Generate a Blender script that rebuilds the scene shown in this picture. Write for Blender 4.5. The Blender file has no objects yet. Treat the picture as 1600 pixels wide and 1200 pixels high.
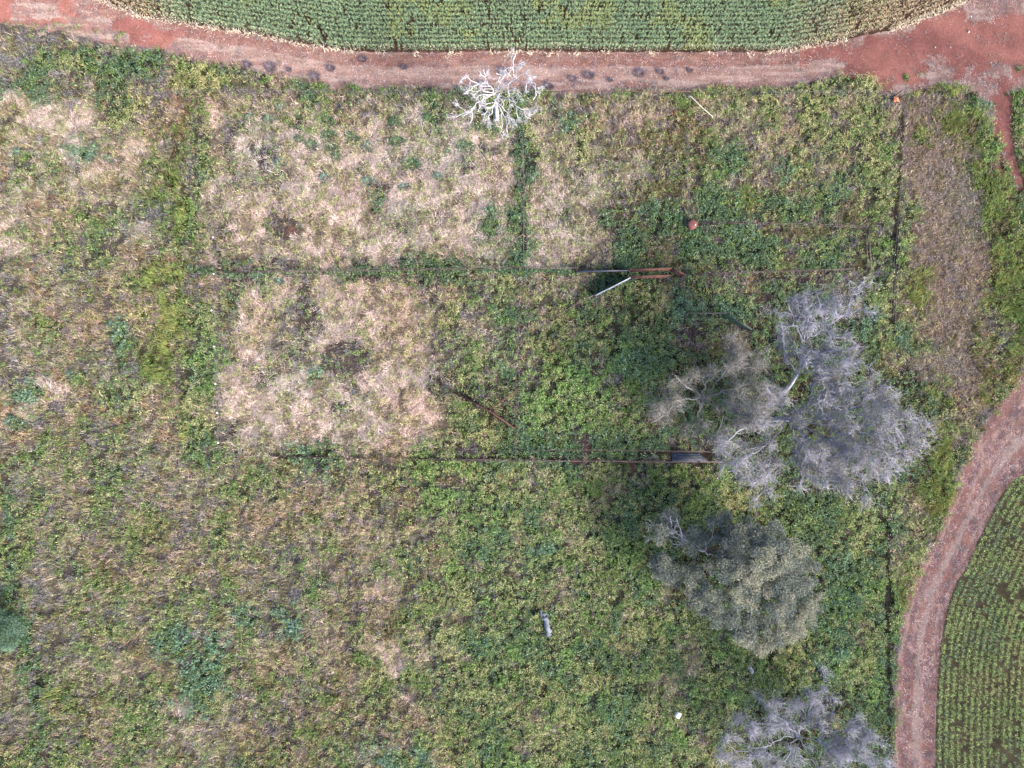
import bpy, math, random
import numpy as np
from math import radians as R

# ------------------------------------------------------------------ camera, sky, sun, exposure
sc = bpy.context.scene
H = 64.0                      # drone height in metres, looking straight down
S = 0.06                      # metres of ground per photo pixel (1600 px wide)
cam = bpy.data.cameras.new('camera')
cam.sensor_width = 36; cam.lens = 24; cam.clip_end = 4000
co = bpy.data.objects.new('camera', cam); sc.collection.objects.link(co)
co.location = (0, 0, H); co.rotation_euler = (0, 0, 0)
sc.camera = co

SUN_EL, SUN_AZ = 30, 124      # azimuth clockwise from +Y
w = bpy.data.worlds.new("World"); sc.world = w; w.use_nodes = True
nt = w.node_tree; bg = nt.nodes['Background']
sky = nt.nodes.new('ShaderNodeTexSky'); sky.sky_type = 'NISHITA'; sky.sun_disc = False
sky.sun_elevation = R(SUN_EL); sky.sun_rotation = R(SUN_AZ)
sky.air_density = 1.0; sky.dust_density = 3.0; sky.ozone_density = 1.0
nt.links.new(sky.outputs[0], bg.inputs[0]); bg.inputs[1].default_value = 0.15
sl = bpy.data.lights.new('sun', 'SUN'); sl.energy = 3.4; sl.angle = R(15); sl.color = (1.0, 0.95, 0.88)
so = bpy.data.objects.new('sun', sl); sc.collection.objects.link(so)
so.rotation_euler = (R(90 - SUN_EL), 0, R(180 - SUN_AZ)); so.location = (30, -40, 60)
vs = sc.view_settings
vs.view_transform = 'Standard'; vs.look = 'None'; vs.gamma = 1; vs.exposure = 1.88; vs.use_curve_mapping = False
sc.cycles.max_bounces = 5; sc.cycles.diffuse_bounces = 3; sc.cycles.transmission_bounces = 3
K = 0.32                      # photo colour -> surface colour

# ------------------------------------------------------------------ helpers
C = sc.collection
rng = np.random.default_rng(7)
random.seed(7)

def lin(c, k=None):
    c = np.asarray(c, float) / 255.0
    l = np.where(c <= 0.04045, c / 12.92, ((c + 0.055) / 1.055) ** 2.4)
    return l * (K if k is None else k)

def G(px, py, z=0.0):         # photo pixel -> metres, for a point z metres above the ground
    f = (H - z) / H
    return np.array([(px - 800) * S * f, (600 - py) * S * f, z])

_tabs = {}
def vnoise(x, y, scale, seed):
    if seed not in _tabs: _tabs[seed] = np.random.default_rng(seed).random((256, 256))
    t = _tabs[seed]
    u = x / scale + 1000.3; v = y / scale + 1000.7
    i = np.floor(u).astype(int); j = np.floor(v).astype(int)
    fu = u - i; fv = v - j
    fu = fu * fu * (3 - 2 * fu); fv = fv * fv * (3 - 2 * fv)
    i0 = i % 256; j0 = j % 256; i1 = (i + 1) % 256; j1 = (j + 1) % 256
    return (t[i0, j0] * (1 - fu) + t[i1, j0] * fu) * (1 - fv) + (t[i0, j1] * (1 - fu) + t[i1, j1] * fu) * fv
def fnoise(x, y, scale, seed, octs=3):
    s = 0; a = 1; tot = 0
    for k in range(octs):
        s = s + a * vnoise(x, y, scale / 2 ** k, seed * 10 + k); tot += a; a *= 0.55
    n = s / tot
    return np.clip((n - 0.5) * 1.5 + 0.5, 0, 1)

def make_mesh(name, V, F, mat, parent=None, col=None, smooth=False):
    V = np.ascontiguousarray(V, dtype=np.float32); F = np.ascontiguousarray(F, dtype=np.int32)
    m = bpy.data.meshes.new(name)
    k = F.shape[1]
    m.vertices.add(len(V)); m.vertices.foreach_set('co', V.ravel())
    m.loops.add(F.size); m.loops.foreach_set('vertex_index', F.ravel())
    m.polygons.add(len(F))
    m.polygons.foreach_set('loop_start', np.arange(0, F.size, k, dtype=np.int32))
    try: m.polygons.foreach_set('loop_total', np.full(len(F), k, dtype=np.int32))
    except Exception: pass
    if smooth: m.polygons.foreach_set('use_smooth', np.ones(len(F), dtype=bool))
    m.update(calc_edges=True)
    if col is not None:
        a = m.color_attributes.new('Col', 'FLOAT_COLOR', 'POINT')
        c4 = np.ones((len(V), 4), dtype=np.float32); c4[:, :3] = col
        a.data.foreach_set('color', c4.ravel())
    m.materials.append(mat)
    o = bpy.data.objects.new(name, m); C.objects.link(o)
    if parent is not None: o.parent = parent
    return o

class Buf:
    def __init__(s): s.V = []; s.F = []; s.c = []; s.n = 0
    def add(s, V, F, col=None):
        V = np.asarray(V, float); F = np.asarray(F, int)
        if F.shape[1] == 3: F = np.concatenate([F, F[:, 2:3]], 1)
        s.V.append(V); s.F.append(F + s.n); s.n += len(V)
        if col is not None: s.c.append(np.broadcast_to(np.asarray(col, float), (len(V), 3)))
    def tube(s, P, rad, sides=5, col=None, cap=True):
        P = np.asarray(P, float); n = len(P); rad = np.broadcast_to(np.asarray(rad, float), (n,))
        T = np.gradient(P, axis=0); T /= np.linalg.norm(T, axis=1)[:, None] + 1e-9
        up = np.array([0.13, 0.21, 0.97]) if abs(T[0, 2]) < 0.9 else np.array([0.98, 0.17, 0.05])
        A = np.cross(T, up); A /= np.linalg.norm(A, axis=1)[:, None] + 1e-9
        B = np.cross(T, A)
        th = np.arange(sides) * 2 * np.pi / sides
        ring = P[:, None, :] + rad[:, None, None] * (np.cos(th)[None, :, None] * A[:, None, :] + np.sin(th)[None, :, None] * B[:, None, :])
        V = ring.reshape(-1, 3); i = np.arange(n - 1)[:, None] * sides; j = np.arange(sides)[None, :]; j2 = (j + 1) % sides
        F = np.stack([i + j, i + j2, i + sides + j2, i + sides + j], -1).reshape(-1, 4)
        if cap:
            V = np.concatenate([V, P[:1], P[-1:]]); a = n * sides; b = a + 1
            f1 = [[a, (q + 1) % sides, q, q] for q in range(sides)]
            o = (n - 1) * sides
            f2 = [[b, o + q, o + (q + 1) % sides, o + (q + 1) % sides] for q in range(sides)]
            F = np.concatenate([F, np.array(f1), np.array(f2)])
        s.add(V, F, col)
    def box(s, c, size, rz=0, tilt=None, col=None):
        x, y, z = np.array(size) / 2
        V = np.array([[-x,-y,-z],[x,-y,-z],[x,y,-z],[-x,y,-z],[-x,-y,z],[x,-y,z],[x,y,z],[-x,y,z]])
        if tilt is not None: V = V @ tilt.T
        cz, sz = math.cos(rz), math.sin(rz)
        V = V @ np.array([[cz,-sz,0],[sz,cz,0],[0,0,1]]).T + np.asarray(c)
        s.add(V, [[0,3,2,1],[4,5,6,7],[0,1,5,4],[1,2,6,5],[2,3,7,6],[3,0,4,7]], col)
    def build(s, name, mat, parent=None, smooth=False):
        V = np.concatenate(s.V); F = np.concatenate(s.F)
        tri = F[:, 2] == F[:, 3]
        m = bpy.data.meshes.new(name)
        tot = np.where(tri, 3, 4).astype(np.int32)
        mask = np.ones(F.shape, bool); mask[tri, 3] = False
        loops = F[mask].astype(np.int32)
        st = np.concatenate([[0], np.cumsum(tot)[:-1]]).astype(np.int32)
        m.vertices.add(len(V)); m.vertices.foreach_set('co', V.astype(np.float32).ravel())
        m.loops.add(len(loops)); m.loops.foreach_set('vertex_index', loops)
        m.polygons.add(len(F)); m.polygons.foreach_set('loop_start', st)
        try: m.polygons.foreach_set('loop_total', tot)
        except Exception: pass
        if smooth: m.polygons.foreach_set('use_smooth', np.ones(len(F), bool))
        m.update(calc_edges=True)
        if s.c:
            a = m.color_attributes.new('Col', 'FLOAT_COLOR', 'POINT')
            c4 = np.ones((len(V), 4), np.float32); c4[:, :3] = np.concatenate(s.c); a.data.foreach_set('color', c4.ravel())
        m.materials.append(mat)
        o = bpy.data.objects.new(name, m); C.objects.link(o)
        if parent is not None: o.parent = parent
        return o

def tag(o, label=None, cat=None, group=None, kind=None):
    if label: o['label'] = label
    if cat: o['category'] = cat
    if group: o['group'] = group
    if kind: o['kind'] = kind
    return o
def empty(name, loc, label, cat, group=None):
    o = bpy.data.objects.new(name, None); C.objects.link(o); o.location = loc
    return tag(o, label, cat, group)
def fix_origin(root):           # parts are built in world coordinates: shift them under the thing's base
    L = np.array(root.location, np.float32)
    for ch in root.children_recursive:
        if ch.type == 'MESH' and not ch.get('_moved'):
            n = len(ch.data.vertices); v = np.empty(n * 3, np.float32); ch.data.vertices.foreach_get('co', v)
            ch.data.vertices.foreach_set('co', (v.reshape(-1, 3) - L).ravel()); ch.data.update()

def nodes(name):
    m = bpy.data.materials.new(name); m.use_nodes = True; t = m.node_tree
    for n in list(t.nodes): t.nodes.remove(n)
    out = t.nodes.new('ShaderNodeOutputMaterial'); return m, t, out
def mat_leaf(name, trans=0.3):                 # matt leaf or stem colour carried by the mesh
    m, t, out = nodes(name)
    a = t.nodes.new('ShaderNodeAttribute'); a.attribute_name = 'Col'
    d = t.nodes.new('ShaderNodeBsdfDiffuse'); tr = t.nodes.new('ShaderNodeBsdfTranslucent'); mx = t.nodes.new('ShaderNodeMixShader')
    mx.inputs[0].default_value = trans
    t.links.new(a.outputs['Color'], d.inputs[0]); t.links.new(a.outputs['Color'], tr.inputs[0])
    t.links.new(d.outputs[0], mx.inputs[1]); t.links.new(tr.outputs[0], mx.inputs[2]); t.links.new(mx.outputs[0], out.inputs[0])
    return m
def mat_soil(name):                            # soil colour from the mesh, broken up by clods, gravel and dust
    m, t, out = nodes(name)
    a = t.nodes.new('ShaderNodeAttribute'); a.attribute_name = 'Col'
    tc = t.nodes.new('ShaderNodeTexCoord')
    n1 = t.nodes.new('ShaderNodeTexNoise'); n1.inputs['Scale'].default_value = 4.5; n1.inputs['Detail'].default_value = 6; n1.inputs['Roughness'].default_value = 0.75
    n2 = t.nodes.new('ShaderNodeTexNoise'); n2.inputs['Scale'].default_value = 0.8; n2.inputs['Detail'].default_value = 5
    for n in (n1, n2): t.links.new(tc.outputs['Object'], n.inputs['Vector'])
    mr = t.nodes.new('ShaderNodeMapRange'); mr.inputs[1].default_value = 0.3; mr.inputs[2].default_value = 0.7; mr.inputs[3].default_value = 0.72; mr.inputs[4].default_value = 1.25
    mr2 = t.nodes.new('ShaderNodeMapRange'); mr2.inputs[1].default_value = 0.3; mr2.inputs[2].default_value = 0.7; mr2.inputs[3].default_value = 0.86; mr2.inputs[4].default_value = 1.14
    t.links.new(n1.outputs[0], mr.inputs[0]); t.links.new(n2.outputs[0], mr2.inputs[0])
    mu = t.nodes.new('ShaderNodeMath'); mu.operation = 'MULTIPLY'
    t.links.new(mr.outputs[0], mu.inputs[0]); t.links.new(mr2.outputs[0], mu.inputs[1])
    vm = t.nodes.new('ShaderNodeVectorMath'); vm.operation = 'SCALE'
    t.links.new(a.outputs['Color'], vm.inputs[0]); t.links.new(mu.outputs[0], vm.inputs['Scale'])
    bp = t.nodes.new('ShaderNodeBump'); bp.inputs['Strength'].default_value = 0.6; bp.inputs['Distance'].default_value = 0.12
    t.links.new(n1.outputs[0], bp.inputs['Height'])
    d = t.nodes.new('ShaderNodeBsdfDiffuse'); d.inputs['Roughness'].default_value = 0.8
    t.links.new(vm.outputs[0], d.inputs[0]); t.links.new(bp.outputs[0], d.inputs['Normal']); t.links.new(d.outputs[0], out.inputs[0])
    return m
def mat_plain(name, c1, c2, scale=3.0, rough=0.7, metal=0.0, k=None):
    m, t, out = nodes(name)
    tc = t.nodes.new('ShaderNodeTexCoord'); n = t.nodes.new('ShaderNodeTexNoise'); n.inputs['Scale'].default_value = scale; n.inputs['Detail'].default_value = 6
    rp = t.nodes.new('ShaderNodeValToRGB'); rp.color_ramp.elements[0].position = 0.35; rp.color_ramp.elements[1].position = 0.65
    rp.color_ramp.elements[0].color = (*lin(c1, k), 1); rp.color_ramp.elements[1].color = (*lin(c2, k), 1)
    b = t.nodes.new('ShaderNodeBsdfPrincipled'); b.inputs['Roughness'].default_value = rough; b.inputs['Metallic'].default_value = metal
    t.links.new(tc.outputs['Object'], n.inputs['Vector']); t.links.new(n.outputs[0], rp.inputs[0]); t.links.new(rp.outputs[0], b.inputs['Base Color']); t.links.new(b.outputs[0], out.inputs[0])
    return m
M_leaf = mat_leaf('plant_matter', 0.3)
M_foli = mat_leaf('tree_foliage', 0.25)
M_soil = mat_soil('soil')
M_white = mat_plain('bleached_wood', (186, 182, 190), (240, 236, 246), 1.5, 0.8, k=0.48)
M_grey = mat_plain('grey_bark', (160, 158, 172), (204, 202, 222), 1.2, 0.85, k=.43)
M_olive = mat_plain('lichened_bark', (138, 134, 134), (182, 178, 182), 1.2, 0.85, k=.36)
M_brown = mat_plain('brown_bark', (84, 74, 70), (120, 108, 104), 2, 0.9)
M_rust = mat_plain('rusty_pipe', (112, 60, 52), (156, 90, 76), 4, 0.8, k=.24)
M_rust2 = mat_plain('rusty_lid', (160, 90, 82), (184, 108, 98), 5, 0.8, k=.27)
M_rail = mat_plain('weathered_rail', (92, 74, 72), (134, 114, 112), 2.5, 0.85)
M_wire = mat_plain('old_wire', (105, 100, 102), (150, 146, 150), 3, 0.6)
M_blue = mat_plain('dark_sheet_iron', (60, 64, 84), (92, 96, 122), 1.0, 0.6)
M_galv = mat_plain('galvanised_sheet', (160, 168, 192), (212, 220, 238), 0.8, 0.5, k=.45)
M_gpaint = mat_plain('green_painted_steel', (62, 92, 84), (92, 122, 110), 2, 0.6)
M_steel = mat_plain('blue_grey_steel', (100, 112, 146), (144, 156, 190), 2, 0.5)
M_paint = mat_plain('white_paint', (206, 208, 194), (232, 232, 222), 2, 0.5, k=0.5)
M_plast = mat_plain('white_plastic', (240, 240, 240), (252, 252, 252), 2, 0.4, k=0.95)
M_orange = mat_plain('faded_orange', (226, 132, 84), (232, 150, 108), 6, 0.7, k=0.5)
M_stone = mat_plain('pale_stone', (190, 170, 164), (222, 206, 198), 3, 0.9, k=0.5)
M_cap = mat_plain('white_post_cap', (228, 230, 238), (245, 246, 250), 2, 0.6, k=0.9)

# ------------------------------------------------------------------ what grows where: one letter per 25 px (1.5 m)
B1 = """RPPPRPPP........................................................
RPRRPPPRRPP..............................................RRRRRRR
OOLLPPPPRRRPPRPPP.....................................RRRRRRRRRR
OLGOGGOGGDOMMMMMPPRRRRRRRRRRRRRRRRRRRRRRRRRRRRRRPRRRRRRRRRRRRRRR
LLGOLGGGDDOGYGGMMPPPMPPPPPPPPPPPPPPPPPPPPPPPRPPPMMMLMGRGGRPRPGPG
DGDTOTGGYYOYYYLTGTTDGOGMGOGGGGTGMGMPGPOGOGGBGGGGGGYYGYYRMWWPEPGP
TSSSSSOGYLNNGSTTTTSGOMTTOTTGTGGGGTTMGTTTTTGTGBMYYTYYTGYMLLNNGERG
OSSSSSNYGLNOGSMTSTGTGOTSTTSGSTYGGTTETGTTSGOGNGGTGTYYTYGGLLLOWPRG
OSLSSSTGTOLOGYMSSTSTGTSSTTTGTTTSMYTTYMOTOGGGGGTTTGGYYGYMLOLLOBRG
TDSSSETTSTLOGYMSMSSTTTTSTTTTTTMSEYTTYTOTGGOMGGOGGYTGOMYBMTLLNBRG
NTDOMSSTTGOOGYMSMTSSTTMTTMTTTMTSEMTMTOTSTLGGYGTGEGYYGGYGMLLLOWRG
TGTTSSTLTOGLGSMTLMSTSTTMMTTTTSSTDTTTGTTOOTGLGBMGYGYMGGGBLTLLLOTG
TSTNTGTTLGLGBGSSSTTSTTTDTTTSSTTTDSSTTTGTTGTTGGWGYGGYMTYMYLLLNNWG
SSNTTGOGMLLGGYTSSMTGTTTTTSTMSSETDSTMTGGGEGGTGGTGGGTYMTGMGTLLLNWG
TGTTGTGLTLOGGYMTTMRTTTTTSMSTTSDTGSSTTGMGOGGYMGETMTTTOGMGGTMLLNWG
STLGGGGLNTLTOYGTTTTSTTTTTSTGTTSGDTSTGGGGGOGGGGGGGMTGGMGBBTNLLNWW
LTLTLOGLNGNGLTEGGMMTTMMTMEMDDGGGDTTTGGYDGTGGOGTGGTGGGTMGGTTLLNOW
LSNTLLLTGYGMLTMMGSTSSDMMTMDDDLLYOTOTTGYGGOMGMMNMMMMMLLGYRONLLLOW
LLNTTOGOTLMOLTDTTTSTSSSSSTMTTGMGTYTMGMYGGTEGGGGMDDGDLLGYMONNLLOW
LTTNTTGTYTOGGYMSSGMMSSSSSSTOYMTGDTGGDGBGGGEEEEDMMDMLGTGYMYTLLNWW
LTGGTNTEGTYGGYGSSOGMTSSTTTTYMTTMMTGTYBGGGDMMGMMGMLLLLMEYDTNLLLNW
LTLGTLTEGTYOLBYTSGMTTMTTSSTMMGTGMYTGGGGBGDMMOLLMDLLLMMDGDGNLLNOW
LTNTNOGGLGGLBGGSTOMTRMMTSSSTMYYTTMGBGMGEDDMOMLLLMLLLLGDTTTTLNOOO
MLGNGTTGLGYLGGDTMTTETMSSSSTMOYTDMLGBGMGGDDOLMDLLMLLMOGDMTTTLNLON
TESSTNYGYTLOYGTSSSTTTTMSSSTMTGMYDGBGGBGGLLLLLLLOLLLLLLLLLYONNOGG
NSLMTNNOYNTTYTTSTSSTTMTSTSSTGYYMDYGGBGGGDLOLLLOOLLLLLLLLLOGNTNPP
TELMTGGNGTTGYLMSTSSGTSSSTTSTYDYGEYYGBGGGOOOLLOLLDLLLLLLLLLGTTLMP
TNTGMLGGLTNGDMLSTTTTTTTTTTSGMYYGDDGDMDDDDDMDOGDTDLLLLLLLLLGTMGPR
TGGGLGLYMTTLGGYTTYEDDTTYYTTMYMDDDDDDRDDDMMMMMGMGDDLOLLLLLOOOGRRR
GLTTGTGGTLTTTTYGGYYEGMYGMNGYGYEDTTYMGTTRGGGGGGDLDLLOOLLOLOGBPRRR
BMGTOLGGLTLLTYGGLOYTMMTMTOGBLLYTYTYGGGTMGOGGGLLLLLDOOLOLLWBBPRRR
GMGLNTGLTGLTTLOOTTTOTTTNMOGGGGGGYMYTYTGGGDGOMLLLGMDMGYOLMTWGRRRP
LGLLTNLLTGLMYGOOTOMOTOTMOMTTGGTGTMTGTGGMGDGMMMDDDDGDGYTMNTGYRRRP
GGTOTLLGTGMLYTTMTOOTOTNTTTYYTGYMTYGTGGGMGLLLOEEEDGDGYYTMNTGRRR..
DGLMOTLLGMLTTGTGOLLTOOTTTGYTYMMYGEETYGMOGMOMDDDDDDGGEYOMNTYRRP..
DGMLYTOLTDLTLLTTTTGTTMTGTGYMGMGGTGGGGGGGOEDDDDDDLDDEEGMTNYYRRR..
LGMTTGGTYTTGTTGTTLTGTTYSTLTGYYMYTYGTGGTDGTLLLTTLLLGGDDGOWRRP....
GLMLTLTGTYTLGTGTTLMGTTLTNLTYYGGGGGYTGTTGDTTLLLLLLLGGGGOMWRPP....
DDMLTGMMNTDGTGTELEMTOOLTYGTGTMGGGGMYOGMTTYLLLLLELLDGGGMNWPPP....
DDMLLLGGYTGELTTGLLELTTGTYGTGYGTGDGGGOGMYYGMGLLLELLGBGTNMPPR.....
GGMLLGTMYYEDMTTGTNTTTMOSYGTTTDMGGDGGMMYTMYGTGGLLGLGGEGTMPPR.....
LLMTTTGTNTLLEGLOTTTGTOGGSTTGTGYGGYMGTMMGMGMTYTGGGGMEGNGMPPP.....
TTGLYYNNLGTGEETOYGLTTLTTGTGGGGYGGYGMYTGYGTTTYGGGDGGDGYGMPPR.....
LLLWYOOOLGTEDGTTOTMGOOLOGTGYGYGGGGTGOGGMTNTGGGMGDLGGOTGMPPP.....
LTGLOONNGGTSEGNTTGTLTGOGMTTGGMGYGTGTGMMGTNTTGGDGDLLDOTGMPPR.....
LLGLLOTGGGTSTLTNLLGTOOOOGOTTGGMGGLTTLLDGTGTGOGDEDLLLLGGMPPR.....
LGMDLGLLDTTTTTTOLTLOOOLESTYTGGMOTLTGMLDTDGGTGLLLLLLLLLGMPPR.....
GGMDGLTGOTGTLTTGOGTTOOLTEGETTGGGGOLGMGGGTYGGLLLLLLLLLLGMPPP.....""".split('\n')
KEYS = 'STOYGBDELMNWRPUCKQH'
grid = np.zeros((48, 64), int)
for j, row in enumerate(B1):
    row = (row + '.' * 64)[:64]
    for i, ch in enumerate(row): grid[j, i] = KEYS.index('C' if ch == '.' else ch)
cells = lambda x0, y0, x1, y1: (slice(int(y0 // 25), int(y1 // 25)), slice(int(x0 // 25), int(x1 // 25)))
KI = KEYS.index
def relabel(box, pairs):
    g = grid[cells(*box)]; src = g.copy()
    for a, b in pairs: g[src == KI(a)] = KI(b)
relabel((325, 200, 800, 425), [('T','S'),('G','T'),('O','T'),('Y','T'),('L','T')])
relabel((350, 450, 675, 700), [('T','S'),('G','T'),('O','T'),('Y','T'),('L','T')])
relabel((325, 150, 800, 200), [('O','T')])
relabel((225, 150, 300, 650), [('Y','W'),('B','W'),('G','W')])
relabel((1415, 150, 1580, 640), [('L','H'),('N','H'),('T','H'),('O','W'),('M','H')])
relabel((0, 150, 275, 1200), [('M','L'),('D','G')])
relabel((0, 700, 700, 1200), [('Y','O'),('M','L'),('N','T')])
_r = np.random.default_rng(4)
_m = np.zeros(grid.shape, bool); _m[28:48, 0:28] = True; grid[_m & (grid == KI('T')) & (_r.random(grid.shape) < .15)] = KI('O')
_p = np.clip((np.arange(64) * 25 - 520) / 300, 0, 1)[None, :] * np.ones((48, 1)) > _r.random((48, 64)); _p[:29] = False; _p[:, 56:] = False
_g = grid.copy()
for _a, _b in (('O','G'),('M','D'),('L','Y'),('N','Y')): grid[_p & (_g == KI(_a))] = KI(_b)
relabel((0, 50, 275, 150), [('Y','L'),('G','D'),('O','L'),('T','O')])
_m = _p; grid[_m & (grid == KI('T')) & (_r.random(grid.shape) < .6)] = KI('Y'); grid[_m & (grid == KI('G')) & (_r.random(grid.shape) < .2)] = KI('B')
relabel((975, 250, 1350, 450), [('Y','G'),('T','O'),('B','G')])  # darker cover, also painting in the broad shade of the bare trees
relabel((825, 175, 950, 425), [('T','S'),('O','T'),('G','T'),('D','O')])
relabel((825, 150, 1050, 300), [('G','O'),('M','T')])

relabel((1380, 600, 1475, 1200), [('N','T'),('L','O'),('O','W')])
relabel((1325, 100, 1600, 150), [('G','R')])
def partly(box, a, b, p):
    c = cells(*box); g = grid[c]; g[(g == KI(a)) & (_r.random(g.shape) < p)] = KI(b)
partly((1100, 150, 1400, 300), 'G', 'T', .5); partly((1100, 150, 1400, 300), 'B', 'Y', .6); partly((1100, 150, 1400, 300), 'D', 'O', .6)
partly((825, 150, 950, 300), 'S', 'T', .7); partly((825, 150, 1100, 350), 'G', 'O', .4)
partly((625, 720, 1400, 1200), 'Y', 'G', .3); partly((625, 720, 1400, 1200), 'O', 'B', .3)
partly((0, 150, 225, 400), 'T', 'S', .5); partly((0, 150, 250, 700), 'G', 'L', .35); partly((0, 700, 600, 1200), 'O', 'G', .25)
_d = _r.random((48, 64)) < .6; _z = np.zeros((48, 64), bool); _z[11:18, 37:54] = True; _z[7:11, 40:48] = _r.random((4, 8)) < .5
_g = grid.copy(); grid[_z & _d & np.isin(_g, [KI('G'), KI('Y')])] = KI('D')  # darker weeds here also stand in for soft tree shade
# under the tree crowns the photo shows the crown, not the ground: dark weeds and litter there
jj, ii = np.mgrid[0:48, 0:64]; cx = ii * 25 + 12.5; cy = jj * 25 + 12.5
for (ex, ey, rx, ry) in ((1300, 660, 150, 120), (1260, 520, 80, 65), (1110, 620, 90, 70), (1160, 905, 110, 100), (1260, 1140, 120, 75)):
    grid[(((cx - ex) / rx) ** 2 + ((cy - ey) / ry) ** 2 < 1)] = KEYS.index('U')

# edges of the tracks and fields (photo pixels)
TOP_U = np.array([(-260,-60),(0,-30),(150,-2),(220,25),(320,42),(400,54),(500,74),(570,81),(700,82),(800,80),(1000,82),(1200,81),(1250,75),(1300,66),(1350,56),(1400,46),(1450,28),(1500,8),(1560,-22),(1860,-180)], float)
TOP_L = np.array([(-260,10),(0,38),(60,45),(140,62),(200,78),(260,82),(310,96),(370,100),(420,118),(500,131),(560,138),(700,141),(800,141),(900,146),(1080,143),(1200,138),(1280,126),(1340,118),(1375,116),(1400,148),(1440,136),(1480,145),(1530,158),(1580,165),(1640,200),(1860,300)], float)
RT_L = np.array([(1900,380),(1700,500),(1598,590),(1556,640),(1530,672),(1512,712),(1498,752),(1474,810),(1458,850),(1430,900),(1416,950),(1406,1000),(1401,1060),(1398,1130),(1398,1200),(1402,1400)], float)
RT_R = np.array([(1900,540),(1760,620),(1640,705),(1600,738),(1578,752),(1550,802),(1526,850),(1506,890),(1490,922),(1476,970),(1468,1020),(1464,1080),(1462,1130),(1462,1200),(1468,1400)], float)
PATH_A = np.array([(1545,150),(1552,180),(1560,210),(1568,240),(1578,270),(1586,285)], float)
PATH_B = np.array([(1582,160),(1580,185),(1580,215),(1584,240),(1592,262),(1598,290)], float)
def smooth_line(L, n=6):
    out = []
    P = np.vstack([2 * L[0] - L[1], L, 2 * L[-1] - L[-2]])
    for i in range(1, len(P) - 2):
        for t in np.arange(n) / n:
            p0, p1, p2, p3 = P[i-1], P[i], P[i+1], P[i+2]
            out.append(0.5 * ((2*p1) + (-p0+p2)*t + (2*p0-5*p1+4*p2-p3)*t*t + (-p0+3*p1-3*p2+p3)*t**3))
    out.append(L[-1]); return np.array(out)
sTU, sTL, sRL, sRR = [smooth_line(a) for a in (TOP_U, TOP_L, RT_L, RT_R)]
def y_top_u(px): return np.interp(px, TOP_U[:, 0], TOP_U[:, 1])
def y_top_l(px): return np.interp(px, TOP_L[:, 0], TOP_L[:, 1])
def x_rt_l(py): return np.interp(py, RT_L[:, 1], RT_L[:, 0])
def x_rt_r(py): return np.interp(py, RT_R[:, 1], RT_R[:, 0])

def zone(px, py, jit=7.5, seed=3):
    n = len(px); x = px * S; y = py * S
    wx = px + (fnoise(x, y, 2.2, 31) - 0.5) * 34; wy = py + (fnoise(x, y, 2.2, 32) - 0.5) * 26
    r = np.random.default_rng(seed)
    wx = wx + r.normal(0, jit, n); wy = wy + r.normal(0, jit, n)
    i = np.clip((wx // 25).astype(int), 0, 63); j = np.clip((wy // 25).astype(int), 0, 47)
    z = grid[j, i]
    # no track or crop letters outside their edges and nothing else inside
    ex = 7 * (fnoise(x, y, 0.9, 35) - 0.5) + r.normal(0, 1.2, n)
    crop_t = py < y_top_u(px) + ex * 0.5
    rag = 11 * (fnoise(x, y, 1.3, 36, 3) - 0.5)
    road_t = (~crop_t) & (py < y_top_l(px) + ex + rag)
    road_r = (px > x_rt_l(py) + ex + rag) & (px < x_rt_r(py) + ex) & (py > 380)
    crop_r = (px >= x_rt_r(py) + ex) & (py > 540)
    k = KEYS.index
    path_ = (py > 150) & (py < 300) & (px > np.interp(py, PATH_A[:, 1], PATH_A[:, 0]) + ex * .6) & (px < np.interp(py, PATH_B[:, 1], PATH_B[:, 0]) + ex * .6)
    z = np.where(path_, k('R'), z)
    inr = road_t | road_r | path_
    z = np.where(road_r & (py > 660), k('P'), z)
    z = np.where(road_t & (px > 330) & (px < 1250), k('P'), z)
    dv = py - y_top_u(px)
    z = np.where(road_t & (px > 370) & (px < 1120) & (dv > 20 + ex) & (dv < 60) & (fnoise(x * .6, y * 1.6, 0.7, 37, 3) > 0.40), k('S'), z)
    z = np.where(inr & (z != k('R')) & (z != k('P')) & ~((z == k('G')) & (px > 1300) & (py < 200)), k('P'), z)
    lo = (~inr) & (z == k('C')); z = np.where(lo, k('O'), z)
    outp = (~inr) & (z == k('P')) & ~((px > 1290) & (py < 330)); z = np.where(outp, k('M'), z)
    outr = (~inr) & (z == k('R')) & (px < 1290); z = np.where(outr, k('M'), z)
    outr = (~inr) & (z == k('R')) & (py > 330); z = np.where(outr, k('O'), z)
    z = np.where(crop_t | crop_r, k('C'), z)
    return z, inr, crop_t, crop_r

# narrow lines of thin dark growth along the old fences; K paints shade between tall grass; (px,py)-(px,py), half width, letter
LINES = [((812,150),(818,415),7,'D'),((815,260),(818,410),3,'M'),((300,425),(900,424),5,'D'),((560,424),(700,424),7,'D'),((345,420),(520,424),4,'M'),((684,430),(682,620),3,'M'),
 ((811,430),(806,715),3,'M'),((430,712),(1125,721),3,'K'),((1408,180),(1400,340),4,'K'),((1400,340),(1393,500),5,'K'),((1350,360),(1350,430),4,'K'),
 ((1080,348),(1345,357),2,'M'),((1080,430),(1330,424),3,'M'),((712,612),(800,665),3,'K'),((985,426),(1048,425),4,'D'),((342,390),(345,700),3,'M'),((318,150),(300,300),3,'M'),((300,300),(342,390),3,'M'),
 ((800,700),(1040,700),7,'D'),((1000,705),(1130,712),5,'K'),((8,740),(20,880),8,'M'),((22,880),(45,1000),9,'M'),((45,1000),(70,1200),8,'M'),((40,900),(60,1010),8,'L'),((275,200),(290,700),3,'W'),((255,300),(262,650),3,'W'),((1385,790),(1388,1200),4,'K'),((1570,215),(1598,345),3,'E'),
 ((1545,200),(1597,330),2,'G')]
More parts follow.
